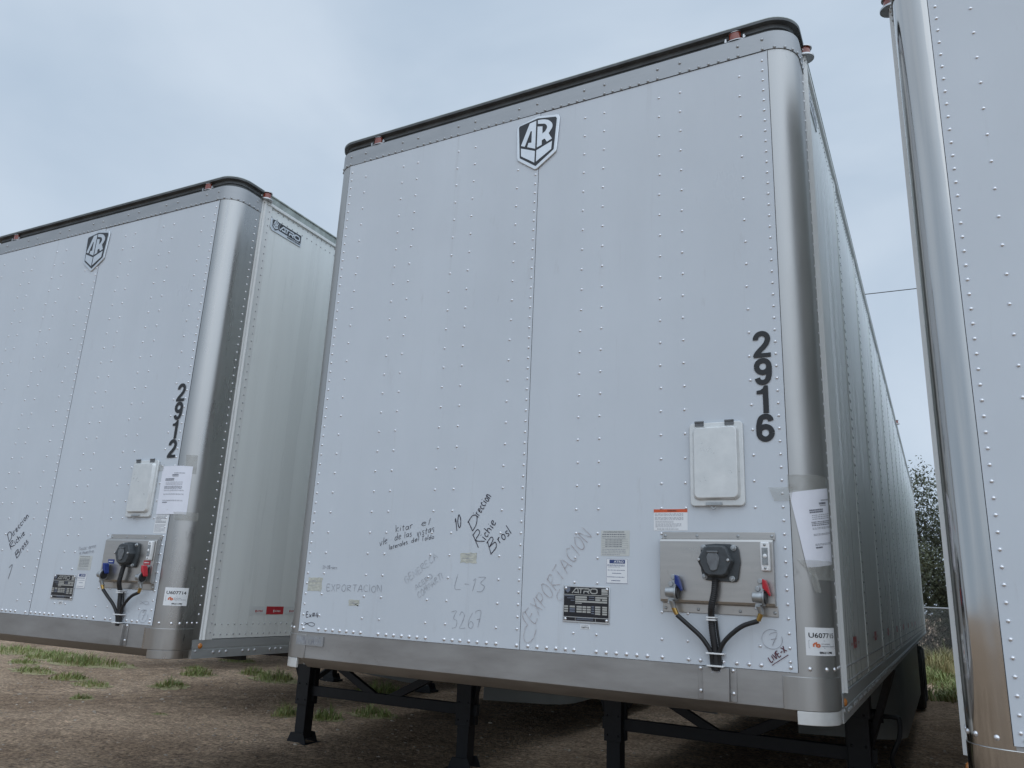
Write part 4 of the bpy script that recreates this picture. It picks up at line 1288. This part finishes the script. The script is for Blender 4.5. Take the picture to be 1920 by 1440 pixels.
hand_group(t1, [('D', (-.262, 1.610), (-.235, 1.640), (-.300, 1.650)), ('ireccion', (-.232, 1.648), (-.112, 1.775), (-.268, 1.680)), ('R', (-.225, 1.560), (-.195, 1.590), (-.258, 1.600)),
                ('ichie', (-.190, 1.595), (-.11, 1.660), (-.225, 1.625)), ('B', (-.148, 1.511), (-.12, 1.538), (-.182, 1.548)), ('ross', (-.113, 1.545), (-.060, 1.610), (-.148, 1.578))],
           'marker', .0046, 'black slanted handwriting: Direccion Richie Bross')
strokes(t1, 'handwriting', [[(-.205, 1.45), (-.178, 1.470), (-.180, 1.430), (-.190, 1.382)]], 'marker', .0034, 'handwritten 1')
hand_group(t1, [('Pesar area', (.447, 1.568), (.594, 1.591), (.445, 1.590)), ('a muestra', (.459, 1.547), (.583, 1.559), (.458, 1.566))], 'markerthin', .0024, 'small two-line handwriting above the sticker')
hand_group(t1, [('7', (1.092, 1.198), (1.118, 1.210), (1.092, 1.242))], 'markerthin', .0024, 'handwritten 7')
strokes(t1, 'handwriting', [[(1.105 + .036 * math.cos(R(a)), 1.220 + .034 * math.sin(R(a))) for a in range(60, 400, 20)],
                            ], 'markerthin', .0018, 'thin pen circle')
strokes(t1, 'handwriting', [[(1.062, 1.284), (1.09, 1.296), (1.118, 1.300), (1.133, 1.294), (1.128, 1.286), (1.105, 1.284), (1.062, 1.30)]], 'markerthin', .0018, 'small fish-shaped pen loop')

# ---- trailer on the right, only its left corner in the picture
T3 = ((2.983, -0.364, -0.121), -0.034)
t3 = make_trailer(*T3, 'white box trailer at the right edge with a mirror polished corner post',
                  dict(rivet_side=-1, steel='mirror', crank=False))
document_box(t3, 0)
connector(t3, 0)

# ---- two more trailers of the row, hidden but for their landing legs
make_trailer((-6.87, 4.35, 0), .03, 'trailer parked behind trailer 2912, only a nearer landing leg showing under its floor', dict(full=False, crank=False, skirt=False))
make_trailer((-11.16, 7.1, 0), .03, 'farthest trailer of the row, a small black landing foot showing beneath trailer 2912', dict(full=False, crank=False, skirt=False))

# ---- papers taped to the corner posts
printed_paper('paper_sheet', *T2, 'white printed sheet taped slanting round the chrome corner of trailer 2916',
              (.004, .196, 1.815, .052, .205, 1.541, 1.848, 1.563), (.30, .98), 0,
              [(-.07, .02, 1.838, -.05, .01, 1.785, .0075), (.0, .21, 1.885, .0, .21, 1.825, .0035), (.02, .2, 1.57, .08, .2, 1.50, .0075), (.050, .078, 1.545, .075, .098, 1.455, .009)])
printed_paper('paper_sheet', *T1, 'white printed sheet taped upright beside the document box of trailer 2912',
              (-.114, .098, 2.064, -.107, .101, 1.785, 2.063, 1.785), (.18, .86), 0,
              [(.05, .115, 2.13, .06, .12, 2.02, .0035), (-.15, -.10, 2.075, -.145, -.105, 2.035, .0075), (.03, .165, 1.80, .04, .165, 1.752, .0075)])

# ------------------------------------------------------------------ ground
def ground_mat():
    m = bpy.data.materials.new('dry_dirt')
    m.use_nodes = True
    t = m.node_tree; b = t.nodes['Principled BSDF']
    b.inputs['Roughness'].default_value = 0.95
    b.inputs['Specular IOR Level'].default_value = 0.15
    co = t.nodes.new('ShaderNodeTexCoord')
    def noise(sc, det=6, ro=.6, vec=None):
        n = t.nodes.new('ShaderNodeTexNoise'); n.inputs['Scale'].default_value = sc; n.inputs['Detail'].default_value = det; n.inputs['Roughness'].default_value = ro
        t.links.new(co.outputs['Object'], n.inputs['Vector']); return n
    def ramp(src, stops):
        r = t.nodes.new('ShaderNodeValToRGB')
        r.color_ramp.elements[0].position, r.color_ramp.elements[0].color = stops[0][0], (*stops[0][1], 1)
        r.color_ramp.elements[1].position, r.color_ramp.elements[1].color = stops[1][0], (*stops[1][1], 1)
        t.links.new(src, r.inputs['Fac']); return r
    big = noise(.45, 5); mid = noise(5, 7, .65); fine = noise(24, 8, .75)
    c1 = ramp(big.outputs['Fac'], [(.38, (.46, .338, .232)), (.62, (.77, .59, .425))])
    c2 = ramp(mid.outputs['Fac'], [(.35, (.62, .60, .60)), (.68, (1.08, 1.05, 1.02))])
    c3 = ramp(fine.outputs['Fac'], [(.38, (.34, .33, .34)), (.62, (1.3, 1.27, 1.24))])
    def mul(a, b_):
        k = t.nodes.new('ShaderNodeMix'); k.data_type = 'RGBA'; k.blend_type = 'MULTIPLY'; k.inputs[0].default_value = 1
        t.links.new(a, k.inputs['A']); t.links.new(b_, k.inputs['B']); return k.outputs['Result']
    c = mul(mul(c1.outputs['Color'], c2.outputs['Color']), c3.outputs['Color'])
    vo = t.nodes.new('ShaderNodeTexVoronoi'); vo.inputs['Scale'].default_value = 20; vo.inputs['Randomness'].default_value = 1
    t.links.new(co.outputs['Object'], vo.inputs['Vector'])
    pe = t.nodes.new('ShaderNodeMapRange'); pe.inputs['From Min'].default_value = .08; pe.inputs['From Max'].default_value = .26; pe.inputs['To Min'].default_value = 1; pe.inputs['To Max'].default_value = 0
    t.links.new(vo.outputs['Distance'], pe.inputs['Value'])
    sel = t.nodes.new('ShaderNodeSeparateColor'); t.links.new(vo.outputs['Color'], sel.inputs['Color'])
    st = t.nodes.new('ShaderNodeMath'); st.operation = 'GREATER_THAN'; st.inputs[1].default_value = .80
    t.links.new(sel.outputs['Red'], st.inputs[0])
    pm = t.nodes.new('ShaderNodeMath'); pm.operation = 'MULTIPLY'
    t.links.new(pe.outputs['Result'], pm.inputs[0]); t.links.new(st.outputs['Value'], pm.inputs[1])
    mxp = t.nodes.new('ShaderNodeMix'); mxp.data_type = 'RGBA'; mxp.inputs['B'].default_value = (.50, .43, .35, 1)
    t.links.new(pm.outputs['Value'], mxp.inputs[0]); t.links.new(c, mxp.inputs['A'])
    t.links.new(mxp.outputs['Result'], b.inputs['Base Color'])
    ad = t.nodes.new('ShaderNodeMath'); ad.operation = 'ADD'
    t.links.new(fine.outputs['Fac'], ad.inputs[0]); t.links.new(pm.outputs['Value'], ad.inputs[1])
    ad2 = t.nodes.new('ShaderNodeMath'); ad2.operation = 'ADD'
    t.links.new(ad.outputs['Value'], ad2.inputs[0]); t.links.new(mid.outputs['Fac'], ad2.inputs[1])
    bu = t.nodes.new('ShaderNodeBump'); bu.inputs['Strength'].default_value = 1.0; bu.inputs['Distance'].default_value = .05
    t.links.new(ad2.outputs['Value'], bu.inputs['Height']); t.links.new(bu.outputs['Normal'], b.inputs['Normal'])
    return m
from mathutils import noise as mnoise
def ground_height(x, y):
    return 0.045 * mnoise.noise((x * .35, y * .35, 0)) + 0.018 * mnoise.noise((x * 1.6, y * 1.6, 3)) + .008 * mnoise.noise((x * 5, y * 5, 7)) - .012
def gz(x, y):
    d = max(abs(x + 6) - 22, abs(y - 8) - 20, 0)
    return GZ + ground_height(x, y) * max(0, 1 - d / 4)
b = MB()
xs_ = [-900, -200, -60, -32] + [-28 + .25 * i for i in range(177)] + [20, 40, 120, 700]
ys_ = [-700, -150, -40, -20] + [-12 + .25 * i for i in range(161)] + [32, 50, 150, 900]
nx_ = len(xs_)
b.v = [(x, y, gz(x, y)) for y in ys_ for x in xs_]
b.f = [(j * nx_ + i, j * nx_ + i + 1, (j + 1) * nx_ + i + 1, (j + 1) * nx_ + i) for j in range(len(ys_) - 1) for i in range(nx_ - 1)]
b.m = [0] * len(b.f)
g = b.build('ground', ground_mat(), None, angle=180)
tag(g, kind='structure')

# loose stones
M['stone'] = mat('pale_stones', (.50, .43, .35), .85, color2=(.24, .19, .15), scale=(9, 9, 9), thr=(.4, .6))
b = MB(); rnd = random.Random(11)
def stone(x, y, r):
    vs_ = []; seg = 6
    z = gz(x, y); q = rnd.uniform(0, 6.28); e = rnd.uniform(.55, 1)
    for rr, hh in ((1, -.15), (.9, .3), (.45, .52)):
        for k in range(seg):
            t = 2 * math.pi * k / seg + q
            j = rnd.uniform(.8, 1.2)
            vs_.append((x + r * rr * j * math.cos(t), y + r * rr * j * e * math.sin(t), z + r * hh * e))
    fs = [(i * seg + k, i * seg + (k + 1) % seg, (i + 1) * seg + (k + 1) % seg, (i + 1) * seg + k) for i in range(2) for k in range(seg)] + [tuple(range(12, 18))]
    b.add(vs_, fs)
for k in range(5200):
    x = rnd.uniform(-17, 3.0); y = rnd.uniform(-1, 10.5)
    if mnoise.noise((x * .5, y * .5, 9)) < -.15 and rnd.random() < .75:
        continue
    stone(x, y, rnd.choice((.006, .008, .010, .013, .016)) * rnd.uniform(.8, 1.3))
for k in range(150):
    stone(rnd.uniform(-16, -2), rnd.uniform(0, 10), rnd.uniform(.018, .034))
st = b.build('loose_stones', 'stone', None, angle=50)
tag(st, 'small pale stones scattered over the bare dirt', 'stones', kind='stuff')

# grass tufts
M['grass'] = mat('green_grass', (.26, .30, .095), .6, color2=(.17, .215, .06), scale=(3, 3, 3), thr=(.4, .6))
M['drygrass'] = mat('dry_grass', (.40, .335, .16), .7, color2=(.17, .16, .06), scale=(2, 2, 2), thr=(.4, .6))
M['thatch'] = mat('matted_thatch', (.44, .36, .22), .95, color2=(.24, .235, .10), scale=(22, 22, 22), thr=(.38, .62), bump=.8, bscale=60)
def blades(b, cx, cy, w, d, h, n, rnd, dry=.12, bw=.006):
    for k in range(n):
        q = rnd.uniform(0, 6.28); rr = math.sqrt(rnd.random())
        x = cx + w / 2 * rr * math.cos(q) * (.75 + .5 * mnoise.noise((q * 2, cx, cy))); y = cy + d / 2 * rr * math.sin(q)
        hh = h * rnd.uniform(.45, 1.1) * (1 - .55 * rr)
        a = rnd.uniform(0, 6.28); le = hh * rnd.uniform(.25, 1.0)
        dx, dy = math.cos(a), math.sin(a); sx, sy = -dy * bw * rnd.uniform(.6, 1.4), dx * bw * rnd.uniform(.6, 1.4)
        z = gz(x, y) - .01
        P = [(x, y, z), (x + dx * le * .3, y + dy * le * .3, z + hh * .62), (x + dx * le, y + dy * le, z + hh * rnd.uniform(.8, 1))]
        b.add([(P[0][0] - sx, P[0][1] - sy, P[0][2]), (P[0][0] + sx, P[0][1] + sy, P[0][2]), (P[1][0] - sx * .8, P[1][1] - sy * .8, P[1][2]), (P[1][0] + sx * .8, P[1][1] + sy * .8, P[1][2]), P[2]],
              [(0, 1, 3, 2), (2, 3, 4)], 1 if rnd.random() < dry else 0)
TUFTS = [
 (-15.6, 7.0, 1.9, .9, .26, 'wide green grass patch at the left edge under the rail of trailer 2912'),
 (-14.4, 7.3, .9, .5, .20, 'low green grass beside the patch at the left edge'),
 (-13.9, 6.75, 1.0, .6, .22, 'green grass clump left of the largest clump'),
 (-12.5, 6.65, 1.9, .7, .34, 'largest green grass clump, under the right end of the rail of trailer 2912'),
 (-13.15, 5.85, .6, .35, .18, 'small grass clump standing alone near the left edge'),
 (-11.9, 5.3, .85, .4, .20, 'yellowish green grass clump in the open dirt at the left'),
 (-10.7, 5.15, .6, .4, .24, 'dark green bushy grass clump in the middle of the open dirt'),
 (-9.8, 4.95, .6, .35, .18, 'yellow green spreading grass beside the dark bushy clump'),
 (-8.95, 5.65, .5, .4, .24, 'round green grass tuft in the open dirt below the side wall of trailer 2912'),
 (-9.75, 6.85, .55, .4, .30, 'upright grass tuft below the bottom corner of the side wall of trailer 2912'),
 (-10.6, 7.5, .4, .3, .12, 'thin low grass under the corner cap of trailer 2912'),
 (-9.3, 7.7, .5, .3, .24, 'loose grass tuft left of the bright green one'),
 (-8.5, 7.4, .75, .5, .36, 'bright green grass tuft left of the landing leg of trailer 2912'),
 (-5.75, 4.85, .28, .3, .30, 'grass tuft on the left of the nearest black landing leg'),
 (-5.2, 5.0, .36, .3, .30, 'grass tuft on the right of the nearest black landing leg'),
 (-6.4, 7.6, .75, .5, .42, 'tall grass tuft behind the cross beam of the landing gear'),
 (-5.0, 5.65, .6, .4, .26, 'grass tuft below the cross beam of the landing gear'),
 (-6.9, 3.9, .18, .12, .07, 'tiny yellow grass sprig alone on the bare dirt'),
 (-8.75, 4.1, .3, .2, .14, 'small thin weed in the open dirt nearest the bottom left'),
 (-11.4, 9.3, .8, .4, .22, 'far grass tuft beyond trailer 2912 near a landing foot'),
]
for x, y, w, d, h, lab in TUFTS:
    b = MB(); r_ = random.Random(int(x * 100))
    blades(b, x, y, w * 1.2, d * 1.2, h * .88, int(50 + 210 * w), r_, .35 if 'yellow' in lab else .18)
    blades(b, x, y, w * 1.45, d * 1.45, h * .5, int(50 + 160 * w), r_, .4)
    ring_ = []
    for k in range(40):
        q = 2 * math.pi * k / 40; e = .80 + .22 * mnoise.noise((3 * math.cos(q), 3 * math.sin(q), x)) + r_.uniform(-.09, .09)
        px_, py_ = x + w * .80 * e * math.cos(q), y + d * .80 * e * math.sin(q)
        ring_.append((px_, py_, gz(px_, py_) + .004))
    b.add([(x, y, gz(x, y) + .016)] + ring_, [(0, k + 1, (k + 1) % 40 + 1) for k in range(40)], 2)
    tag(b.build('grass_tuft', ['grass', 'drygrass', 'thatch'], None), lab, 'grass', 'grass tufts on the bare dirt')

# green strip and tall dry grass behind, seen between the trailers
b = MB(); r_ = random.Random(5)
for k in range(44):
    blades(b, r_.uniform(-1, 4.5), r_.uniform(13.5, 23), 1.3, 1.3, .36, 240, r_, .25, .012)
tag(b.build('green_grass', ['grass', 'drygrass'], None), 'rough green grass growing behind the trailers', 'grass', kind='stuff')
b = MB()
for k in range(46):
    blades(b, r_.uniform(-4, 9), r_.uniform(22.5, 30), 1.5, 1.5, .95, 240, r_, .9, .012)
tag(b.build('tall_dry_grass', ['grass', 'drygrass'], None), 'tall dry yellow grass along the wire fence', 'grass', kind='stuff')

# ------------------------------------------------------------------ fence, trees, overhead wire
M['galv'] = mat('galvanised_wire', (.42, .43, .44), .5, .6)
f = empty('wire_fence', (0, 25.6, GZ), 0, 'grey chain link fence with a top rail seen between the trailers', 'fence')
b = MB(); b.cyl((-30, 0, 1.78), (30, 0, 1.78), .026, seg=8); b.build('top_rail', 'galv', f)
for k in range(21):
    b = MB(); b.cyl((-30 + 3 * k, 0.04, -.05), (-30 + 3 * k, .04, 1.85), .032, seg=8)
    b.dome((-30 + 3 * k, .04, 1.85), (0, 0, 1), .034, .03); b.build('fence_post', 'galv', f)
b = MB()
for x0, x1 in ((-4, 8),):
    x = x0 - 1.75
    while x < x1:
        for sg in (1, -1):
            xa, xb = (x, x + 1.75) if sg == 1 else (x + 1.75, x)
            b.bar((xa, .0 if sg == 1 else .006, .02), (xb, .0 if sg == 1 else .006, 1.77), .004, .004)
        x += .085
b.build('chain_mesh', 'galv', f)

M['bark'] = mat('grey_brown_bark', (.10, .082, .066), .9, var=.4, scale=(8, 8, 3), bump=.5, bscale=14)
M['leaf'] = mat('olive_leaves', (.088, .098, .050), .6, color2=(.045, .052, .027), scale=(1.1, 1.1, 1.1), thr=(.38, .62))
M['leaf2'] = mat('grey_green_leaves', (.095, .10, .064), .6, color2=(.050, .054, .034), scale=(1.3, 1.3, 1.3), thr=(.38, .62))
M['twig'] = mat('dead_twigs', (.075, .064, .055), .9, var=.3, scale=(4, 4, 4))
def tree(x, y, h, spread, seed, leafm, nleaf, label, lean=0.0, leaf=.055):
    r_ = random.Random(seed)
    root = empty('mesquite_tree', (x, y, GZ), 0, label, 'tree', 'trees behind the fence')
    b = MB(); tips = []
    def limb(p, d, L_, rad, depth):
        pts = [p.copy()]; dd = d.copy()
        for i in range(5):
            dd = (dd + Vector((r_.uniform(-.22, .22), r_.uniform(-.22, .22), r_.uniform(-.05, .12)))).normalized()
            pts.append(pts[-1] + dd * (L_ / 5))
        b.tube(pts, lambda t: rad * (1 - .6 * t), 6 if depth else 8, caps=False)
        if depth >= 2:
            tips.extend(pts[1:])
        if depth < 4:
            for k in range(3 if depth < 2 else 2):
                t = pts[r_.randint(2, 5)]
                a = r_.uniform(0, 6.28); nd = (dd * .75 + Vector((math.cos(a), math.sin(a), r_.uniform(.0, .55))) * r_.uniform(.5, .95)).normalized()
                limb(t, nd, L_ * r_.uniform(.58, .78), rad * .5, depth + 1)
    for k in range(3):
        a = k * 2.1 + r_.uniform(0, 1)
        limb(Vector((.12 * math.cos(a), .12 * math.sin(a), -.05)), Vector((.42 * spread * math.cos(a) + lean, .42 * spread * math.sin(a), 1)).normalized(), h * .42, .11, 0)
    b.build('trunk', 'bark', root)
    c = MB()
    for k in range(nleaf):
        t = r_.choice(tips)
        if mnoise.noise((t.x * .9, t.y * .9, t.z * .9 + seed)) < -.18 and r_.random() < .8:
            continue
        s = h * .042
        p = t + Vector((r_.gauss(0, s), r_.gauss(0, s), r_.gauss(-.1, s * .8)))
        n = Vector((r_.gauss(0, 1), r_.gauss(0, 1), r_.gauss(.3, 1))).normalized(); u = n.orthogonal().normalized(); w = n.cross(u)
        a = r_.uniform(0, 6.28); u, w = u * math.cos(a) + w * math.sin(a), w * math.cos(a) - u * math.sin(a)
        l_ = leaf * r_.uniform(.7, 1.5)
        c.add([p - u * l_, p + w * l_ * .35, p + u * l_, p - w * l_ * .35], [(0, 1, 2, 3)], 0)
    c.build('crown', leafm, root)
tree(2.3, 28.5, 7.6, 1.0, 3, 'leaf', 19000, 'olive green mesquite tree with open branches between the two nearest trailers', -.12, .062)
tree(-.4, 31, 6.2, 1.0, 8, 'leaf2', 8000, 'shorter dull green tree left of the open mesquite, mostly behind trailer 2916')
tree(5.4, 31, 7.0, 1.1, 15, 'leaf2', 7000, 'grey green tree behind the trailer at the right edge')
tree(-8, 34, 6.6, 1.1, 22, 'leaf', 6000, 'tree hidden behind the row, far beyond trailer 2912')
tree(11, 33, 6.4, 1.0, 31, 'leaf', 5000, 'tree farthest to the right behind the fence')
def bush(x, y, h, w, seed, n, label):
    r_ = random.Random(seed)
    root = empty('bush', (x, y, GZ), 0, label, 'bush', 'bushes behind the fence')
    b = MB(); tips = []
    for k in range(14):
        a = r_.uniform(0, 6.28); p = Vector((.1 * math.cos(a), .1 * math.sin(a), -.05)); d = Vector((w / h * .5 * math.cos(a) * r_.uniform(.2, 1), w / h * .5 * math.sin(a) * r_.uniform(.2, 1), 1)).normalized()
        pts = [p]
        for i in range(6):
            d = (d + Vector((r_.gauss(0, .2), r_.gauss(0, .2), 0))).normalized(); pts.append(pts[-1] + d * (h / 6) * r_.uniform(.7, 1.05))
        b.tube(pts, lambda t: .03 * (1 - .8 * t), 5, caps=False); tips += pts[1:]
    b.build('trunk', 'bark', root)
    c = MB()
    for k in range(n):
        t = r_.choice(tips)
        p = t + Vector((r_.gauss(0, .22), r_.gauss(0, .22), r_.gauss(0, .22)))
        if mnoise.noise((p.x * 1.3, p.y * 1.3, p.z * 1.3 + seed)) < -.2 and r_.random() < .7: continue
        q = Vector((r_.gauss(0, 1), r_.gauss(0, 1), r_.gauss(.3, 1))).normalized(); u = q.orthogonal().normalized(); v = q.cross(u)
        l_ = r_.uniform(.03, .065)
        c.add([p - u * l_, p + v * l_ * .4, p + u * l_, p - v * l_ * .4], [(0, 1, 2, 3)], 0)
    c.build('crown', 'leaf' if seed % 2 else 'leaf2', root)
bush(1.9, 27.4, 4.4, 2.8, 41, 16000, 'dark leafy bush in front of the mesquite, right behind the fence rail between the trailers')
bush(.3, 27.8, 3.8, 2.6, 42, 9000, 'dull bush behind the fence, next to the rear corner of trailer 2916')
bush(4.0, 27.6, 3.4, 2.6, 43, 4500, 'leafy bush behind the fence on the far side of the right edge trailer')
# dead brush under the trees
b = MB(); r_ = random.Random(77)
for k in range(1100):
    x = r_.uniform(-3, 8); y = r_.uniform(27, 30)
    p = Vector((x, y, GZ + r_.uniform(0, .5))); d = Vector((r_.gauss(0, .6), r_.gauss(0, .5), 1)).normalized()
    pts = [p]
    for i in range(4):
        d = (d + Vector((r_.gauss(0, .35), r_.gauss(0, .35), r_.gauss(0, .2)))).normalized(); pts.append(pts[-1] + d * r_.uniform(.25, .6))
    b.tube(pts, lambda t: .014 * (1 - .8 * t), 4, caps=False)
tag(b.build('dead_brush', 'twig', None), 'tangle of bare grey twigs under the trees', 'brush', kind='stuff')

b = MB(); r_ = random.Random(99)
for k in range(9000):
    x = r_.uniform(-60, 60); y = r_.uniform(58, 64)
    top = 3.6 + 1.6 * mnoise.noise((x * .12, 0, 4)) + .8 * mnoise.noise((x * .6, 1, 4))
    p = Vector((x, y, GZ + top * math.sqrt(r_.random())))
    q = Vector((r_.gauss(0, 1), r_.gauss(-.5, 1), r_.gauss(.3, 1))).normalized(); u = q.orthogonal().normalized(); v = q.cross(u); l_ = r_.uniform(.18, .42)
    b.add([p - u * l_, p + v * l_ * .6, p + u * l_, p - v * l_ * .6], [(0, 1, 2, 3)])
tag(b.build('far_woods', 'leaf', None), 'low dark line of scrub far beyond the fence', 'woods', kind='stuff')
b = MB()
pts = []
for i in range(41):
    t = i / 40; x = -45 + 90 * t
    pts.append((x, 40 + .02 * x, 17.9 + .0009 * (x * x) - .012 * x))
b.tube(pts, .022, 6)
tag(b.build('overhead_wire', 'wire', None), 'thin black overhead wire crossing the sky between two trailers', 'wire')
